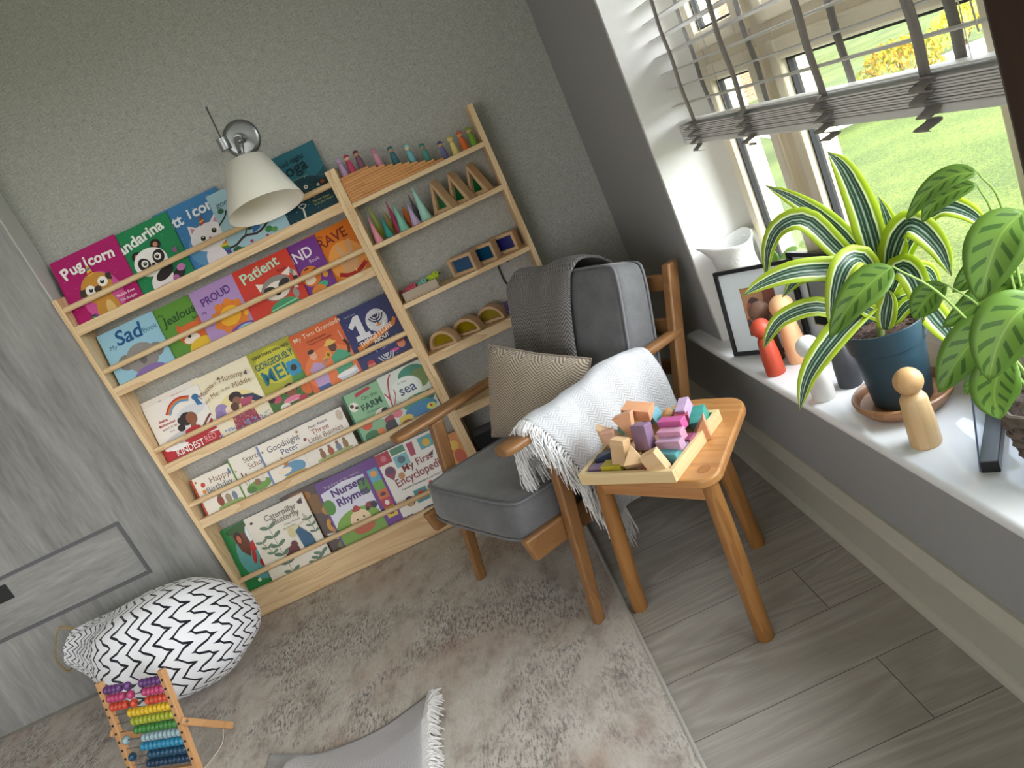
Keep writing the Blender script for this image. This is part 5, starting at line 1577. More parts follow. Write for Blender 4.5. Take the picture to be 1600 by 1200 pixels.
# plant leaf centre lines (room coordinates, leaf width)
DRAC=[ ([(0.729, -1.615, 0.727), (0.732, -1.616, 0.821), (0.731, -1.616, 0.906), (0.722, -1.611, 0.98), (0.707, -1.603, 1.021)],0.055),
([(0.727, -1.603, 0.733), (0.711, -1.583, 0.82), (0.69, -1.55, 0.889), (0.656, -1.521, 0.948), (0.623, -1.494, 0.992)],0.042),
([(0.72, -1.61, 0.737), (0.678, -1.589, 0.836), (0.644, -1.572, 0.911), (0.602, -1.55, 0.916), (0.571, -1.535, 0.881), (0.55, -1.524, 0.819)],0.045),
([(0.709, -1.627, 0.738), (0.656, -1.634, 0.805), (0.578, -1.628, 0.841), (0.517, -1.619, 0.848), (0.464, -1.615, 0.843)],0.048),
([(0.711, -1.628, 0.731), (0.674, -1.62, 0.795), (0.629, -1.62, 0.822), (0.582, -1.607, 0.823), (0.541, -1.598, 0.8)],0.045),
([(0.709, -1.627, 0.725), (0.638, -1.624, 0.731), (0.579, -1.628, 0.766), (0.522, -1.622, 0.769), (0.491, -1.617, 0.751), (0.47, -1.607, 0.723)],0.038),
([(0.703, -1.624, 0.72), (0.638, -1.636, 0.712), (0.57, -1.646, 0.685), (0.516, -1.653, 0.649), (0.479, -1.656, 0.595)],0.05),
([(0.713, -1.629, 0.743), (0.68, -1.657, 0.823), (0.634, -1.678, 0.827), (0.599, -1.683, 0.78), (0.574, -1.682, 0.719)],0.05),
([(0.732, -1.616, 0.733), (0.751, -1.659, 0.822), (0.765, -1.7, 0.854), (0.775, -1.739, 0.812), (0.778, -1.751, 0.754)],0.055),
([(0.74, -1.62, 0.736), (0.782, -1.664, 0.827), (0.809, -1.722, 0.868), (0.822, -1.774, 0.853), (0.824, -1.809, 0.819)],0.045),
([(0.725, -1.635, 0.725), (0.735, -1.674, 0.779), (0.735, -1.708, 0.771), (0.733, -1.718, 0.722), (0.721, -1.723, 0.683)],0.05),
([(0.741, -1.621, 0.702), (0.769, -1.646, 0.693), (0.778, -1.673, 0.652), (0.785, -1.688, 0.618), (0.788, -1.701, 0.589)],0.05),
([(0.693, -1.641, 0.666), (0.702, -1.646, 0.697), (0.711, -1.65, 0.721), (0.714, -1.652, 0.746)],0.04),
([(0.741, -1.587, 0.724), (0.757, -1.595, 0.814), (0.75, -1.592, 0.863), (0.741, -1.587, 0.9)],0.045),
([(0.709, -1.627, 0.676), (0.671, -1.641, 0.718), (0.645, -1.651, 0.739), (0.618, -1.648, 0.735)],0.03),
([(0.748, -1.602, 0.709), (0.78, -1.618, 0.738), (0.809, -1.633, 0.733), (0.814, -1.646, 0.685)],0.04),
([(0.732, -1.616, 0.733), (0.751, -1.626, 0.793), (0.762, -1.632, 0.853), (0.76, -1.63, 0.912)],0.042),
([(0.717, -1.631, 0.666), (0.733, -1.661, 0.699), (0.749, -1.681, 0.708), (0.759, -1.697, 0.693)],0.03) ]
CALA=[ ([(0.731, -1.944, 0.593), (0.749, -1.956, 0.89), (0.734, -1.945, 0.966)],[(0.734, -1.945, 0.966), (0.709, -1.928, 0.972), (0.68, -1.907, 0.96), (0.648, -1.885, 0.927)],0.036),
([(0.73, -1.943, 0.593), (0.739, -1.95, 0.874), (0.73, -1.943, 0.948)],[(0.73, -1.943, 0.95), (0.705, -1.925, 0.949), (0.682, -1.909, 0.939), (0.664, -1.897, 0.917)],0.034),
([(0.735, -1.947, 0.592), (0.773, -1.973, 0.819), (0.768, -1.97, 0.892)],[(0.768, -1.97, 0.892), (0.73, -1.968, 0.874), (0.704, -1.962, 0.835), (0.68, -1.957, 0.786)],0.085),
([(0.752, -1.922, 0.575), (0.783, -1.943, 0.748), (0.786, -1.946, 0.831)],[(0.786, -1.946, 0.831), (0.75, -1.921, 0.824), (0.719, -1.898, 0.804), (0.692, -1.88, 0.784)],0.05),
([(0.731, -1.944, 0.593), (0.768, -1.97, 0.716), (0.759, -1.964, 0.792)],[(0.759, -1.964, 0.792), (0.724, -1.939, 0.78), (0.694, -1.917, 0.764), (0.655, -1.89, 0.741)],0.055),
([(0.709, -1.965, 0.61), (0.72, -1.985, 0.7), (0.708, -1.989, 0.761)],[(0.708, -1.989, 0.761), (0.66, -1.967, 0.741), (0.625, -1.954, 0.711), (0.591, -1.943, 0.669)],0.07),
([(0.71, -1.978, 0.614), (0.729, -2.028, 0.726), (0.716, -2.031, 0.788)],[(0.716, -2.031, 0.788), (0.677, -2.028, 0.777), (0.648, -2.02, 0.743), (0.625, -2.016, 0.695)],0.09),
([(0.712, -1.955, 0.606), (0.648, -1.934, 0.8), (0.591, -1.918, 0.881)],[(0.591, -1.918, 0.881), (0.556, -1.918, 0.873), (0.516, -1.914, 0.854), (0.475, -1.898, 0.811)],0.06),
([(0.723, -1.938, 0.595), (0.705, -1.926, 0.749), (0.673, -1.903, 0.81)],[(0.673, -1.903, 0.81), (0.653, -1.889, 0.8), (0.639, -1.879, 0.785), (0.626, -1.869, 0.767)],0.05),
([(0.698, -1.982, 0.621), (0.684, -2.009, 0.68), (0.67, -2.011, 0.713)],[(0.67, -2.011, 0.713), (0.647, -2.007, 0.692), (0.637, -2.0, 0.657), (0.637, -2.0, 0.618)],0.07),
([(0.726, -1.94, 0.594), (0.711, -1.93, 0.656), (0.692, -1.916, 0.66)],[(0.692, -1.916, 0.66), (0.677, -1.905, 0.643), (0.667, -1.899, 0.63), (0.659, -1.893, 0.616)],0.022) ]
SUCC=[ ([(0.762, -1.021, 0.647), (0.742, -1.013, 0.674), (0.725, -1.006, 0.682), (0.697, -0.996, 0.67)],0.03),
([(0.765, -1.022, 0.646), (0.771, -1.024, 0.681), (0.776, -1.026, 0.717), (0.773, -1.025, 0.737)],0.03),
([(0.767, -1.023, 0.645), (0.795, -1.033, 0.69), (0.82, -1.043, 0.713), (0.838, -1.05, 0.716)],0.03),
([(0.77, -1.024, 0.643), (0.792, -1.032, 0.663), (0.814, -1.041, 0.673), (0.831, -1.047, 0.663)],0.03),
([(0.765, -1.022, 0.646), (0.756, -1.019, 0.678), (0.759, -1.02, 0.705), (0.771, -1.024, 0.713)],0.022) ]
# ================================================================== on the window board
SZ = 0.4783
# ---- white jug
t = NT('chalky_white_glaze')
v = t.coord('Object')
t.base(t.mix(t.noise(v, 30, 3), hexc('#cfd1ce'), hexc('#dedfdc')))
t.set(Roughness=0.6)
t.bump(t.noise(v, 60, 4, 0.7), 0.5, 0.004)
JUGM = t.m
jug = thing('jug', 'white textured pottery jug at the far end of the window board', 'jug', (0.722, -0.888, SZ), (0, 0, R(200)))
prof = [(0, 0), (.052, 0), (.058, .006), (.062, .05), (.067, .12), (.066, .18), (.060, .215), (.058, .235), (.060, .262), (.066, .285), (.069, .293), (.067, .296), (.062, .288), (.054, .262), (.052, .235), (.054, .2), (.058, .12), (.05, .012), (0, .010)]
m = MB()
m.lathe(prof, 40)
for vtx in m.bm.verts:
    z = vtx.co.z
    if z > .235:
        k = (z - .235) / .06
        d = Vector((vtx.co.x, vtx.co.y, 0))
        if d.length > 1e-5:
            a = math.atan2(d.y, d.x)
            sp = math.exp(-(a / 0.36) ** 2)
            vtx.co.x += .045 * k * k * sp * math.cos(a)
            vtx.co.z += .028 * k * sp - .010 * k * (math.exp(-((abs(a) - 1.5) / .6) ** 2)) + .012 * k * math.exp(-((abs(a) - math.pi) / .6) ** 2)
m.build('body', JUGM, jug, smooth=70)
m = MB()
m.tube(spline([(-.060, 0, .275), (-.085, 0, .285), (-.104, 0, .255), (-.104, 0, .2), (-.088, 0, .155), (-.062, 0, .135)], 20), [.012] * 3 + [.0115] * 15 + [.013] * 3, 12)
m.build('handle', JUGM, jug, smooth=70)

# ---- leaves helper
def leaf(parent, pts, width, mat, name='leaf', droop=0.25, face=Vector((-0.45, -0.75, 0.6)), n=14, shape='strap', fold=0.18):
    c = spline(pts, n)
    inv = parent.matrix_world.inverted() if parent else Matrix()
    m = MB()
    K = 6
    rows = []
    for i, p in enumerate(c):
        f_ = i / n
        tg = (c[min(i + 1, n)] - c[max(i - 1, 0)]).normalized()
        sd_ = tg.cross(face)
        if sd_.length < 1e-3:
            sd_ = tg.cross(Vector((0, 0, 1)))
        sd_.normalize()
        up = sd_.cross(tg).normalized()
        if shape == 'strap':
            w = width * (0.34 + 0.66 * math.sin(math.pi * min(1, f_ / 0.9) ** 0.8) ** 0.8) if f_ < 0.9 else width * 0.34 * (1 - f_) / 0.1
            w = max(w, 0.0006)
        else:
            w = width * max(0.012, math.sin(math.pi * f_ ** 0.85) ** 0.75)
        row = []
        for k in range(K + 1):
            u = k / K * 2 - 1
            row.append(m.bm.verts.new(inv @ (p + sd_ * u * w / 2 + up * (abs(u) ** 1.3) * w * fold)))
        rows.append(row)
    for i in range(n):
        for k in range(K):
            f = m.bm.faces.new((rows[i][k], rows[i][k + 1], rows[i + 1][k + 1], rows[i + 1][k]))
            for lp, (a, b) in zip(f.loops, ((k, i), (k + 1, i), (k + 1, i + 1), (k, i + 1))):
                lp[m.uv].uv = (a / K, b / n)
    return m.build(name, mat, parent, smooth=180, thick=0.0009)

def leaf_shader(t, col, rough=0.38, trans=0.45):
    t.base(col)
    t.set(Roughness=rough)
    t.b.inputs['Specular IOR Level'].default_value = 0.45
    tl = t.n.new('ShaderNodeBsdfTranslucent')
    t.link(col, tl.inputs[0])
    mx = t.n.new('ShaderNodeMixShader')
    mx.inputs[0].default_value = trans
    t.link(t.b.outputs[0], mx.inputs[1])
    t.link(tl.outputs[0], mx.inputs[2])
    t.link(mx.outputs[0], t.n['Material Output'].inputs['Surface'])
    return t.m

t = NT('striped_leaf')
uv = t.n.new('ShaderNodeUVMap'); sp = t.n.new('ShaderNodeSeparateXYZ'); t.link(uv.outputs[0], sp.inputs[0])
ed = t.math('MULTIPLY', t.math('ABSOLUTE', t.math('SUBTRACT', sp.outputs['X'], 0.5)), 2.0)
wob = t.noise(t.coord('Object'), 40, 2)
ed = t.math('ADD', ed, t.math('MULTIPLY', t.math('SUBTRACT', wob, 0.5), 0.12))
c = t.ramp(ed, [(0.0, '#c9d8cc'), (0.05, '#8fa898'), (0.10, '#2f4f3a'), (0.24, '#3d6248'), (0.28, '#9fb7a2'), (0.32, '#2f5438'), (0.44, '#335a3c'), (0.49, '#eef4e0'), (0.57, '#dfe9b0'), (0.63, '#a9bf2e'), (1.0, '#bacf3c')])
STRIPED = leaf_shader(t, c)
t = NT('blotched_leaf')
uv = t.n.new('ShaderNodeUVMap'); sp = t.n.new('ShaderNodeSeparateXYZ'); t.link(uv.outputs[0], sp.inputs[0])
ed = t.math('MULTIPLY', t.math('ABSOLUTE', t.math('SUBTRACT', sp.outputs['X'], 0.5)), 2.0)
st = t.math('FRACT', t.math('SUBTRACT', t.math('MULTIPLY', sp.outputs['Y'], 5.5), t.math('MULTIPLY', ed, 1.3)))
st = t.math('MULTIPLY', t.math('LESS_THAN', st, 0.34), 0.75)
inn = t.math('LESS_THAN', t.math('ABSOLUTE', t.math('SUBTRACT', ed, 0.42)), 0.26)
c = t.mix(t.math('MULTIPLY', st, inn), t.ramp(ed, [(0.0, '#a3bf66'), (0.06, '#82a84a'), (1.0, '#739a42')]), hexc('#3c642f'))
BLOTCHED = leaf_shader(t, c)
t = NT('plain_green_leaf')
GREENLEAF = leaf_shader(t, t.mix(t.noise(t.coord('Object'), 60, 2), hexc('#7fa55a'), hexc('#9bbd74')))
t = NT('potting_soil')
v = t.coord('Object')
nn = t.noise(v, 120, 4, 0.7)
t.base(t.ramp(nn, [(0.35, '#2a1c18'), (0.6, '#5d4438'), (0.75, '#86705f')]))
t.set(Roughness=1.0)
t.bump(nn, 1.0, 0.01)
SOIL = t.m

def soil_disc(name, parent, r, z, seed):
    q = random.Random(seed)
    m = MB()
    m.lathe([(r, z - .004), (r * .9, z), (r * .5, z + .004), (0, z + .005)], 28)
    for k in range(90):
        a, rr = q.uniform(0, 6.28), r * .92 * math.sqrt(q.random())
        m.sphere((rr * math.cos(a), rr * math.sin(a), z + .002), q.uniform(.002, .005), 6)
    return m.build(name, SOIL, parent, smooth=60)

# ---- striped dracaena in its dark blue pot
pot = thing('potted_plant', 'striped lime and green strappy plant in a dark blue pot', 'plant', (0.708, -1.604, SZ + 0.0175))
bpy.context.view_layer.update()
m = MB()
m.lathe([(0, 0), (.053, 0), (.056, .003), (.069, .128), (.0735, .128), (.0785, .170), (.0785, .173), (.075, .173), (.070, .130), (.066, .128), (.052, .006), (0, .006)], 48)
POTM = paint('#263f4c', 0.42)
m.build('pot', POTM, pot, smooth=50, bevel=0.0008)
soil_disc('soil', pot, .0715, .152, 4)
m = MB()
m.tube([(.004, -.002, .15), (.010, -.006, .21), (.016, -.010, .26)], [.011, .010, .007], 12)
m.tube([(-.02, -.02, .15), (-.012, -.026, .185)], [.009, .006], 10)
m.build('stem', paint('#8a9a5a', 0.6), pot)
for pts, w in DRAC:
    leaf(pot, pts, w * 1.02, STRIPED, 'leaf', n=16)
sc_ = thing('plant_saucer', 'round brown wooden saucer under the dark blue pot', 'saucer', (0.708, -1.604, SZ))
m = MB()
m.lathe([(0, 0), (.066, 0), (.078, .004), (.094, .024), (.097, .034), (.094, .037), (.089, .035), (.083, .019), (.074, .0165), (0, .0165)], 56)
m.build('saucer_bowl', wood('brown_bowl_wood', '#a97b55', '#7c5434', 'x', 0.4), sc_, smooth=50)

# ---- patterned-leaf plant in a wicker basket
bk = thing('basket_plant', 'plant with dark-blotched green leaves in a wicker basket', 'plant', (0.748, -1.998, SZ))
bpy.context.view_layer.update()
m = MB()
for k in range(13):
    z = .008 + k * .0095
    r = .062 + .030 * (k / 12) ** .8
    pts = []
    for j in range(64):
        a = 2 * math.pi * j / 64
        rr = r + .0032 * math.cos(j * math.pi / 2 + (k % 2) * math.pi)
        pts.append((rr * math.cos(a), rr * math.sin(a), z + .0012 * math.sin(j * .9 + k)))
    m.tube(pts + [pts[0]], .0052, 6, caps=False)
m.lathe([(0, 0), (.062, 0), (.064, .006), (0, .006)], 32)
WICK = wood('grey_brown_wicker', '#6f6257', '#3f362f', 'x', 0.6)
m.build('basket', WICK, bk, smooth=60)
m = MB()
for j in range(16):
    a = 2 * math.pi * j / 16
    m.tube([(.064 * math.cos(a), .064 * math.sin(a), .002), (.08 * math.cos(a), .08 * math.sin(a), .06), (.093 * math.cos(a), .093 * math.sin(a), .125)], .0034, 6)
m.build('basket_stake', WICK, bk)
m = MB()
pts = [(.094 * math.cos(2 * math.pi * j / 40), .094 * math.sin(2 * math.pi * j / 40), .128 + .003 * math.sin(j * 2.1)) for j in range(40)]
for dz in (0, .006):
    m.tube([(p[0], p[1], p[2] + dz) for p in pts] + [(pts[0][0], pts[0][1], pts[0][2] + dz)], .0058, 8, caps=False)
m.build('basket_rim', WICK, bk)
t = NT('crinkled_clear_wrap')
t.n.remove(t.b)
tr = t.node('ShaderNodeBsdfTransparent'); tr.inputs[0].default_value = (.93, .95, .96, 1)
gl = t.node('ShaderNodeBsdfGlossy'); gl.inputs['Roughness'].default_value = 0.12
mx = t.node('ShaderNodeMixShader', i_0=0.22)
t.link(tr.outputs[0], mx.inputs[1]); t.link(gl.outputs[0], mx.inputs[2]); t.link(mx.outputs[0], t.n['Material Output'].inputs['Surface'])
q = random.Random(5)
m = MB()
def wrap(u, v_):
    a = 2 * math.pi * u
    r = .083 + .006 * math.sin(a * 9 + v_ * 5) + .004 * math.sin(a * 17 - v_ * 9) - .004 * v_
    return (r * math.cos(a), r * math.sin(a), .10 + .075 * v_ + .006 * math.sin(a * 5))
m.grid(72, 6, wrap)
m.build('clear_wrap', t.m, bk, smooth=20)
soil_disc('soil', bk, .075, .118, 9)
for st_, bl_, w in CALA:
    inv = bk.matrix_world.inverted()
    base = Vector((0.735 + (st_[0][0] - .735) * .5, -1.985 + (st_[0][1] + 1.985) * .5, SZ + .118))
    sp_ = [base] + [Vector(p) for p in st_[1:]]
    m = MB()
    cs = spline(sp_, 14)
    m.tube([inv @ p for p in cs], [.0028 - .0014 * i / 14 for i in range(15)], 8)
    m.build('leaf_stalk', paint('#8fae5a', 0.5), bk)
    leaf(bk, bl_, w * 0.95, BLOTCHED, 'leaf', n=14, shape='oval', fold=0.12)

# ---- small green plant behind the frames
sp0 = thing('small_potted_plant', 'small green round-leaved plant behind the left picture frame', 'plant', (0.778, -1.01, SZ))
bpy.context.view_layer.update()
m = MB()
m.lathe([(0, 0), (.030, 0), (.032, .003), (.037, .085), (.034, .085), (.030, .07), (0, .07)], 28)
m.build('pot', paint('#d9d6cf', 0.5), sp0, smooth=50)
soil_disc('soil', sp0, .031, .074, 2)
inv = sp0.matrix_world.inverted()
for pts, w in SUCC:
    m = MB()
    m.tube([inv @ Vector((0.778, -1.01, SZ + .074)), inv @ Vector((.772, -1.016, .60)), inv @ Vector(pts[0]), inv @ Vector(pts[1])], [.0016] * 4, 6)
    m.build('leaf_stalk', paint('#8fae6a', 0.5), sp0)
    leaf(sp0, pts, w, GREENLEAF, 'leaf', n=10, shape='oval', fold=0.1)

# ---- picture frames
BLACKF = paint('#141416', 0.35)
MATW = paint('#f0eff0', 0.6)
def picture_frame(lab, corner, ang, lean, w, h, art, wins):
    """corner: bottom corner furthest from the photographer; local x along the bottom edge, z up, +y behind"""
    t_ = thing('framed_picture', lab, 'picture frame', corner, (-lean, 0, ang))
    b = .011
    m = MB()
    m.box((0, 0, 0), (w, .014, b)); m.box((0, 0, h - b), (w, .014, h))
    m.box((0, 0, b), (b, .014, h - b)); m.box((w - b, 0, b), (w, .014, h - b))
    m.build('frame_border', BLACKF, t_, smooth=0, bevel=0.001)
    MB().box((b, .007, b), (w - b, .009, h - b)).build('mount_board', MATW, t_, smooth=0)
    MB().box((b, .0095, b), (w - b, .013, h - b)).build('backing', paint('#6d5a44', 0.8), t_, smooth=0)
    m, cols = art_mesh(art, 1.0)
    o = m.build('photo_print', cols, t_, smooth=0, fix=False, loc=(0, .0068, 0))
    MB().box((b, .0035, b), (w - b, .005, h - b)).build('pane', glass('clear_frame_glass'), t_, smooth=0)
    return t_
picture_frame('black picture frame with white mount and a warm orange-brown photo', (.598, -.972, SZ + .004), math.atan2(-.80, .60), R(9), .235, .245,
    [('p', '#a9773f', [(.066, .052), (.168, .052), (.168, .188), (.066, .188)]), ('p', '#c98a5a', [(.068, .054), (.166, .054), (.166, .186), (.068, .186)]),
     ('p', '#3a2622', [(.068, .054), (.166, .054), (.166, .10), (.068, .10)]), ('p', '#8a4028', [(.128, .10), (.166, .10), (.166, .186), (.132, .186)]), ('e', '#4a1f16', .10, .13, .022, .03), ('e', '#b0522f', .086, .118, .013, .028), ('p', '#241a1c', [(.068, .054), (.128, .054), (.118, .082), (.068, .086)])], 1)
picture_frame('black picture frame with white mount standing behind the first one', (.748, -1.112, SZ + .004), math.atan2(-.985, .17), R(6), .20, .255,
    [('p', '#b9a06a', [(.05, .06), (.15, .06), (.15, .195), (.05, .195)]), ('p', '#23262a', [(.053, .063), (.147, .063), (.147, .192), (.053, .192)]), ('p', '#8a8d92', [(.06, .11), (.14, .11), (.14, .18), (.06, .18)])], 1)

# ---- large wooden peg figures
def big_peg(x, y, h, body, head, lab, rr=.0245, taper=.8):
    t_ = thing('peg_figure', lab, 'peg figure', (x, y, SZ), (0, 0, 0), 'large wooden peg figures along the window board')
    hr = h * .165
    bh = h - 2 * hr * .93
    m = MB()
    m.lathe([(0, 0), (rr * .95, 0), (rr, .003), (rr * .98, bh * .45), (rr * taper, bh * .88), (rr * taper * .8, bh * .96), (rr * .45, bh), (0, bh)], 32)
    m.build('body', body, t_, smooth=60)
    m = MB()
    m.sphere((0, 0, h - hr), hr, 28)
    m.build('head', head, t_, smooth=80)
NATP = wood('natural_peg_wood', '#d6b688', '#b9935f', 'z', 0.42, 1.0, 0.4)
REDP = wood('red_stain', '#b8452b', '#98331f', 'z', 0.5, 1.0, 0.4)
BRP = wood('brown_stain', '#7d5c4a', '#624535', 'z', 0.5, 1.0, 0.4)
PCH = wood('peach_stain', '#e2b488', '#cd9868', 'z', 0.5, 1.0, 0.4)
big_peg(.645, -1.760, .157, NATP, wood('natural_peg_head', '#cfa674', '#ad824e', 'z', 0.42, 1.0, 0.5), 'natural wood peg figure standing in front of the pot saucer', .0275, .86)
big_peg(.622, -1.190, .155, REDP, REDP, 'orange-red peg figure in front of the left picture frame')
big_peg(.662, -1.108, .170, BRP, BRP, 'dark brown peg figure behind the orange-red one')
big_peg(.694, -1.178, .185, PCH, PCH, 'tall peach peg figure right of the brown one', .028, .78)
big_peg(.626, -1.425, .157, paint('#d3d1cc', 0.5), paint('#dfe2e2', 0.5), 'white peg figure behind the long hanging leaf', .0255)
big_peg(.695, -1.420, .157, paint('#3b3c40', 0.5), BRP, 'black peg figure with brown head beside the white one', .0265)

# ---- clear acrylic panel in a black base
ac = thing('acrylic_sign_holder', 'clear acrylic panel in a black bar base, right of the natural peg figure', 'sign holder', (.652, -1.918, SZ), (0, 0, math.atan2(.745, .667)))
MB().box((0, -.014, 0), (.245, .014, .022)).build('base_bar', paint('#15171b', 0.3), ac, smooth=0, bevel=0.0015)
MB().box((.002, .0145, .0), (.243, .017, .185)).build('panel', acrylic('#f2f7fb'), ac, smooth=0, rot=(R(7), 0, 0))
m = MB()
m.box((.0004, .0143, 0), (.0014, .0172, .185))
e_ = m.build('panel_edge', paint('#56657c', 0.15), ac, smooth=0, rot=(R(7), 0, 0))
# ================================================================== venetian blind
SLAT = paint('#dcdcda', 0.4)
TAPE = cloth('grey_blind_tape', '#77726c', '#8b867f', 500, 0.4)
bd = thing('venetian_blind', 'white wooden venetian blind with grey tapes, half raised in the window', 'blind', (0.75, -0.815, 1.06))
BL_ = 1.865
def slat_mb(z, tilt, dx=0.0):
    m = MB()
    n = 6
    for k in range(1):
        pts = []
        for i in range(n + 1):
            u = -0.025 + 0.05 * i / n
            pts.append((u, .0016 - .0022 * (u / .025) ** 2))
        up = [(u * math.cos(tilt) - w * math.sin(tilt) + dx, z + u * math.sin(tilt) + w * math.cos(tilt)) for u, w in pts]
        lo = [(x + .0026 * math.sin(tilt), z_ - .0028) for x, z_ in up]
        poly = lo + list(reversed(up))
        m.prism(poly, -BL_, 0, 'xz')
    return m
q = random.Random(21)
z = 0.0
m = MB()
m.box((-.026, -BL_, .0), (.026, 0, .014))
m.build('bottom_rail', SLAT, bd, smooth=0, bevel=0.003)
for k in range(9):
    slat_mb(.0185 + k * .0043, R(q.uniform(-1.0, 1.0)), q.uniform(-.0012, .0012)).build('slat', SLAT, bd, smooth=25)
Z0 = .0630
for k in range(22):
    slat_mb(Z0 + k * .0455, R(-6)).build('slat', SLAT, bd, smooth=25)
MB().box((-.03, -BL_, 1.02), (.03, 0, 1.058)).build('head_rail', SLAT, bd, smooth=0, bevel=0.003)
for y in (-.135, -.46, -.80, -1.09, -1.42, -1.73):
    m = MB()
    for sx in (-1, 1):
        def tp(u, v_, sx=sx, y=y):
            zz = .058 + v_ * .96
            return (sx * .0285 + .0015 * math.sin(zz * 40 + y * 9), y - .0125 + .025 * u + .003 * math.sin(zz * 18 + y * 20) * max(0, 1 - zz * 2.2), zz)
        m.grid(2, 60, tp)
    m.build('ladder_tape', TAPE, bd, smooth=80, thick=0.0012)
    m = MB()
    def bunch(u, v_, y=y):
        zz = -.016 + v_ * .080
        wv = math.sin(v_ * 26 + y * 5)
        return (-.034 - .011 * wv - .006, y - .018 + .036 * u + .006 * math.sin(v_ * 13 + y * 11) + .004 * math.cos(v_ * 31), zz)
    m.grid(4, 70, bunch)
    m.build('bunched_tape', TAPE, bd, smooth=80, thick=0.0014)
for y, s_ in ((-.30, .0), (-1.15, .0)):
    MB().tube([(.0, y, .06), (.0, y, 1.02)], .0009, 6).build('lift_cord', paint('#cfcfcb', 0.8), bd)
MB().tube([(-.034, -1.22, .10), (-.034, -1.20, .5), (-.033, -1.19, 1.02)], .0012, 6).build('pull_cord', paint('#b9b4a8', 0.8), bd)

# ================================================================== chevron bag
CHEV = chevron('black_and_white_chevron', '#eceef2', '#1c1f28', 17, 22, 0.95, 0.24, 0.03, 0.85, 0.0)
bag = thing('toy_storage_bag', 'white cloth bag with black zig-zag print slumped against the wardrobe', 'bag', (-1.62, -0.40, 0.009))
AX = spline([(.372, .03, .07), (.33, .0, .125), (.23, -.035, .175), (.06, -.03, .195), (-.07, .03, .215), (-.17, .07, .24), (-.245, .09, .262), (-.29, .10, .275)], 40)
RAD = spline([(.004, 0, 0), (.14, 0, 0), (.215, 0, 0), (.22, 0, 0), (.175, 0, 0), (.125, 0, 0), (.09, 0, 0), (.07, 0, 0)], 40)
RAD2 = spline([(.004, 0, 0), (.125, 0, 0), (.185, 0, 0), (.19, 0, 0), (.155, 0, 0), (.115, 0, 0), (.085, 0, 0), (.065, 0, 0)], 40)
def bagpt(u, v_):
    k = v_ * 40
    i = min(int(k), 39)
    f_ = k - i
    c = AX[i].lerp(AX[i + 1], f_)
    ra = RAD[i].lerp(RAD[i + 1], f_).x
    rb = RAD2[i].lerp(RAD2[i + 1], f_).x
    tg = (AX[min(i + 1, 40)] - AX[max(i - 1, 0)]).normalized()
    sd_ = Vector((0, 0, 1)).cross(tg).normalized()
    up = tg.cross(sd_)
    a = 2 * math.pi * u
    wr = 1 + (.035 * math.sin(a * 3 + v_ * 9) + .03 * math.sin(a * 7 + v_ * 15)) * min(1, v_ * 1.6) + .05 * max(0, v_ - .6) * math.sin(a * 11 + 1)
    # long creases running towards the gathered mouth
    wr -= .10 * math.exp(-(((u - .80) % 1.0 - .0) / .035) ** 2) * min(1, max(0, v_ - .25) * 3)
    wr -= .08 * math.exp(-(((u - .66)) / .03) ** 2) * min(1, max(0, v_ - .2) * 3)
    p = c + sd_ * math.cos(a) * ra * wr + up * math.sin(a) * rb * wr
    if p.z < .004:
        p.z = .004 + (p.z - .004) * .02
    lim = .262 if p.x > -.9 else 9
    if p.y > .255:
        p.y = .255 + (p.y - .255) * .05
    return p
m = MB()
g = m.grid(96, 90, bagpt)
cum = [0.0]
for i in range(40):
    cum.append(cum[-1] + math.hypot((AX[i + 1] - AX[i]).length, RAD[i + 1].x - RAD[i].x))
for f in m.bm.faces:
    for lp in f.loops:
        k = lp[m.uv].uv.y * 40
        i = min(int(k), 39)
        lp[m.uv].uv = (lp[m.uv].uv.x, (cum[i] + (cum[i + 1] - cum[i]) * (k - i)) / cum[-1])
bmesh.ops.remove_doubles(m.bm, verts=m.bm.verts, dist=0.0003)
b_ = m.build('bag_body', CHEV, bag, smooth=80)
# gathered mouth closing
m = MB()
ring = [bagpt(k / 48, 1.0) for k in range(48)]
ctr = sum(ring, Vector()) / 48
vs = [m.bm.verts.new(p) for p in ring]
mid = [m.bm.verts.new(ctr + (p - ctr) * .45 + Vector((.03, 0, .01 * math.sin(k)))) for k, p in enumerate(ring)]
cv = m.bm.verts.new(ctr + Vector((.06, 0, 0)))
for k in range(48):
    j_ = (k + 1) % 48
    f = m.bm.faces.new((vs[k], vs[j_], mid[j_], mid[k]))
    for lp, uvv in zip(f.loops, ((k / 48, .97), ((k + 1) / 48, .97), ((k + 1) / 48, .9), (k / 48, .9))):
        lp[m.uv].uv = uvv
    f = m.bm.faces.new((mid[k], mid[j_], cv))
    for lp, uvv in zip(f.loops, ((k / 48, .9), ((k + 1) / 48, .9), (k / 48, .85))):
        lp[m.uv].uv = uvv
m.build('gathered_mouth', CHEV, bag, smooth=80)
m = MB()
e0 = bagpt(.30, .985); e1 = bagpt(.88, .985)
m.tube(spline([e0, e0 + Vector((-.045, -.005, .03)), (e0 + e1) / 2 + Vector((-.055, -.03, 0.01)), e1 + Vector((-.02, -.01, -.0)), e1], 18), .010, 8, flat=0.4)
m.build('carry_handle', cloth('khaki_webbing', '#7d6a45', '#948156', 300), bag)

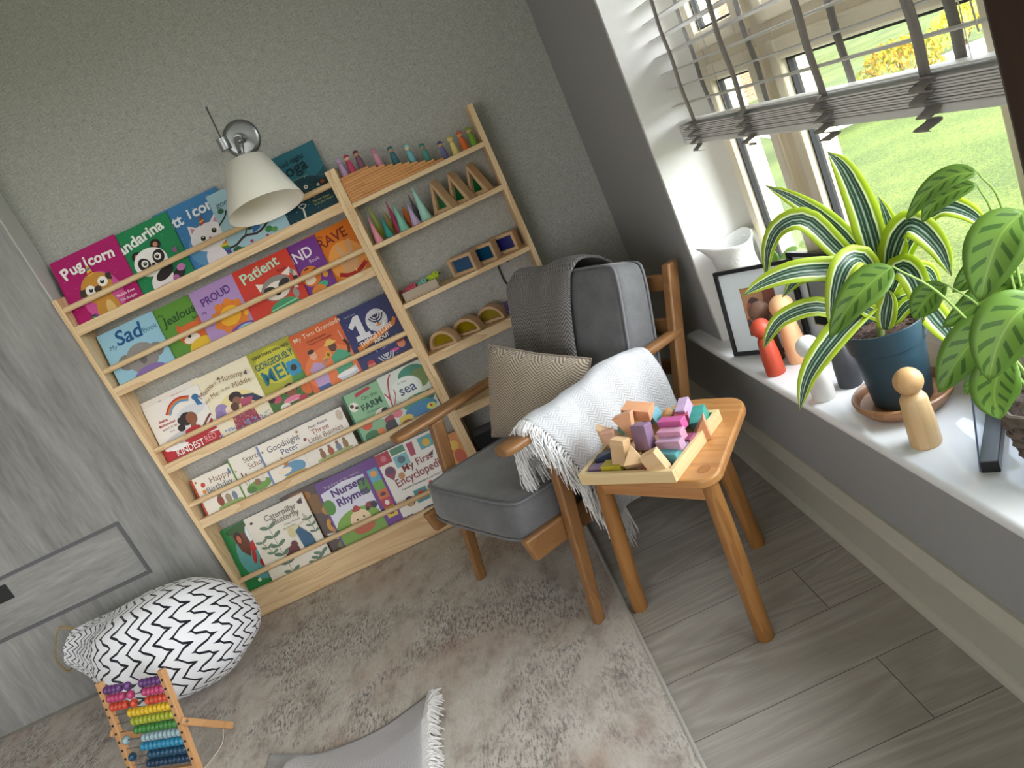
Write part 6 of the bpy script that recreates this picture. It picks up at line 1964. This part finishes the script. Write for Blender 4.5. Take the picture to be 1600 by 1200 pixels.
# ================================================================== abacus
AB = thing('abacus', 'wooden standing abacus with rows of rainbow beads on the rug', 'abacus', (-1.354, -0.975, 0.009), (0, 0, R(-23.3)))
lean = 0.265
LM = Matrix.Rotation(-lean, 4, 'X')
W_, H_ = 0.275, 0.331
fw = {a: beech(a) for a in 'xyz'}
OR_ = wood('warm_beech', '#cb9c6c', '#a97b4c', 'z', 0.4, 1.0, 0.4)
for x in (0, -W_):
    o = MB().box((x - .011, -.009, .004), (x + .011, .009, H_)).build('side_post', OR_, AB, smooth=0, bevel=0.0025)
    o.rotation_euler = (-lean, 0, 0)
    sv = MB()
    for k in range(10):
        z = H_ - .030 - k * .0282
        sv.sphere((x + .0 if x == 0 else x, -.0092, z), .0042, 10)
    o2 = sv.build('rod_cap', paint('#1d1a1a', 0.35), o)
o = MB().box((-W_ + .011, -.008, .006), (-.011, .008, .024)).build('bottom_rail', wood('warm_beech', '#cb9c6c', '#a97b4c', 'x', 0.4, 1.0, 0.4), AB, smooth=0, bevel=0.002)
o.rotation_euler = (-lean, 0, 0)
BEADC = ['#5f3a72', '#b2436f', '#c24a35', '#d1b02c', '#9aa536', '#3f7d3c', '#8fa9b0', '#2f83a6', '#1f4a66', '#1c3a54']
LEFTN = [5, 5, 5, 0, 0, 0, 1, 0, 1, 0]
bead_me = {}
for k in range(10):
    z = H_ - .030 - k * .0282
    rod = MB().tube([(-W_ + .011, 0, z), (-.011, 0, z)], .0016, 8).build('bead_rod', paint('#8a8f94', 0.3, 1.0), AB)
    rod.rotation_euler = (-lean, 0, 0)
    rr, hh = .0136, .0092
    n_l = LEFTN[k]
    xs = []
    for b in range(n_l):
        xs.append(-W_ + .011 + .010 + b * .0186 * (1 + (0.25 if b == n_l - 1 and k < 3 else 0)))
    for b in range(10 - n_l):
        xs.append(-.011 - .010 - b * .0186)
    for x in xs:
        if k not in bead_me:
            m = MB()
            m.lathe([(.002, -hh), (.008, -hh * .92), (rr * .93, -hh * .45), (rr, 0), (rr * .93, hh * .45), (.008, hh * .92), (.002, hh)], 18, 0, (0, 0, 0), Matrix.Rotation(R(90), 4, 'Y'))
            o = m.build('bead', paint(BEADC[k], 0.25), AB)
            bead_me[k] = o.data
        else:
            o = bpy.data.objects.new('bead', bead_me[k])
            COL.objects.link(o)
            o.parent = AB
        o.location = LM @ Vector((x, 0, z))
pv = LM @ Vector((0, 0, .160))
for x in (0.018, -W_ - .018):
    A = Vector((x, pv.y, pv.z)); B = Vector((x, pv.y + .118, .010))
    d = (B - A).normalized(); nn_ = Vector((0, d.z, -d.y)) * .011
    m = MB()
    A2 = A - d * .014
    m.hexa([A2 - nn_ + Vector((-.006, 0, 0)), A2 - nn_ + Vector((.006, 0, 0)), B - nn_ + Vector((.006, 0, 0)), B - nn_ + Vector((-.006, 0, 0)),
            A2 + nn_ + Vector((-.006, 0, 0)), A2 + nn_ + Vector((.006, 0, 0)), B + nn_ + Vector((.006, 0, 0)), B + nn_ + Vector((-.006, 0, 0))])
    leg_ = m.build('stand_leg', wood('warm_beech', '#cb9c6c', '#a97b4c', 'y', 0.4, 1.0, 0.4), AB, smooth=0, bevel=0.003)
    MB().tube([A + Vector((.0055, 0, 0)), A + Vector((.009, 0, 0))], .0045, 12).build('screw', paint('#c9c9c6', 0.3, 1.0), leg_)
B = Vector((.018, pv.y + .10, .012))
MB().tube(spline([(.018, pv.y + .085, .03), (.022, pv.y + .05, .004), (.02, pv.y - .02, .002), (.005, pv.y - .06, .002)], 16), .0012, 6).build('string', paint('#d9d6cc', 0.9), AB)

# ================================================================== soft throw lying on the rug
t = chevron('pale_grey_rib_knit', '#bdbabb', '#a5a2a4', 1, 110, 0.0, 0.5, 0.5, 0.95, 0.6)
def rugthrow(u, v_):
    x = -1.10 + u * .505 + v_ * -.02
    y = -1.085 - v_ * .85 - .07 * math.sin(u * 3.0) * (1 - v_) - .04 * u + .12 * max(0, .25 - u)
    h = .012 + .012 * (math.sin(u * 7 + v_ * 4) + 1) * .5 + .010 * (math.sin(u * 15 - v_ * 9) + 1) * .5
    h += .045 * math.exp(-((u - .22) / .05) ** 2 - ((v_ - .08) / .09) ** 2)
    h *= min(1, (u + .03) * 6) if u < .14 else 1
    h *= min(1.0, .25 + v_ * 5)
    return (x, y, .0085 + h)
m = MB()
m.grid(60, 60, rugthrow)
rt = m.build('floor_throw', t, None, smooth=80, thick=0.006)
tag(rt, 'pale grey throw with white fringe lying crumpled on the rug', 'blanket')
m = MB()
q = random.Random(3)
for k in range(150):
    v_ = k / 149
    b0 = Vector(rugthrow(1.0, v_))
    for j in range(3):
        L = q.uniform(.03, .055)
        a = q.uniform(-.5, .5) + R(10)
        d1 = Vector((math.cos(a) * L * .5, math.sin(a) * L * .5, .008))
        d2 = Vector((math.cos(a + .4) * L, math.sin(a + q.uniform(-.4, .6)) * L, -b0.z + .011))
        m.tube([b0, b0 + d1, b0 + d2], [.0034, .003, .0014], 5, caps=False)
m.build('fringe', paint('#dcdad8', 0.95), rt, smooth=60)

# ================================================================== dark post close to the photographer
post = thing('wooden_post', 'dark brown wooden post close to the photographer on the right', 'post', (0.515, -2.42, 0))
m = MB()
m.box((-.045, -.045, 0), (.045, .045, 1.86))
m.build('post_shaft', wood('dark_walnut', '#38210f', '#22120a', 'z', 0.5), post, smooth=0, bevel=0.006)
m = MB()
m.box((-.05, -.05, 1.86), (.05, .05, 1.885))
m.build('post_cap', wood('dark_walnut', '#38210f', '#22120a', 'z', 0.5), post, smooth=0, bevel=0.005)
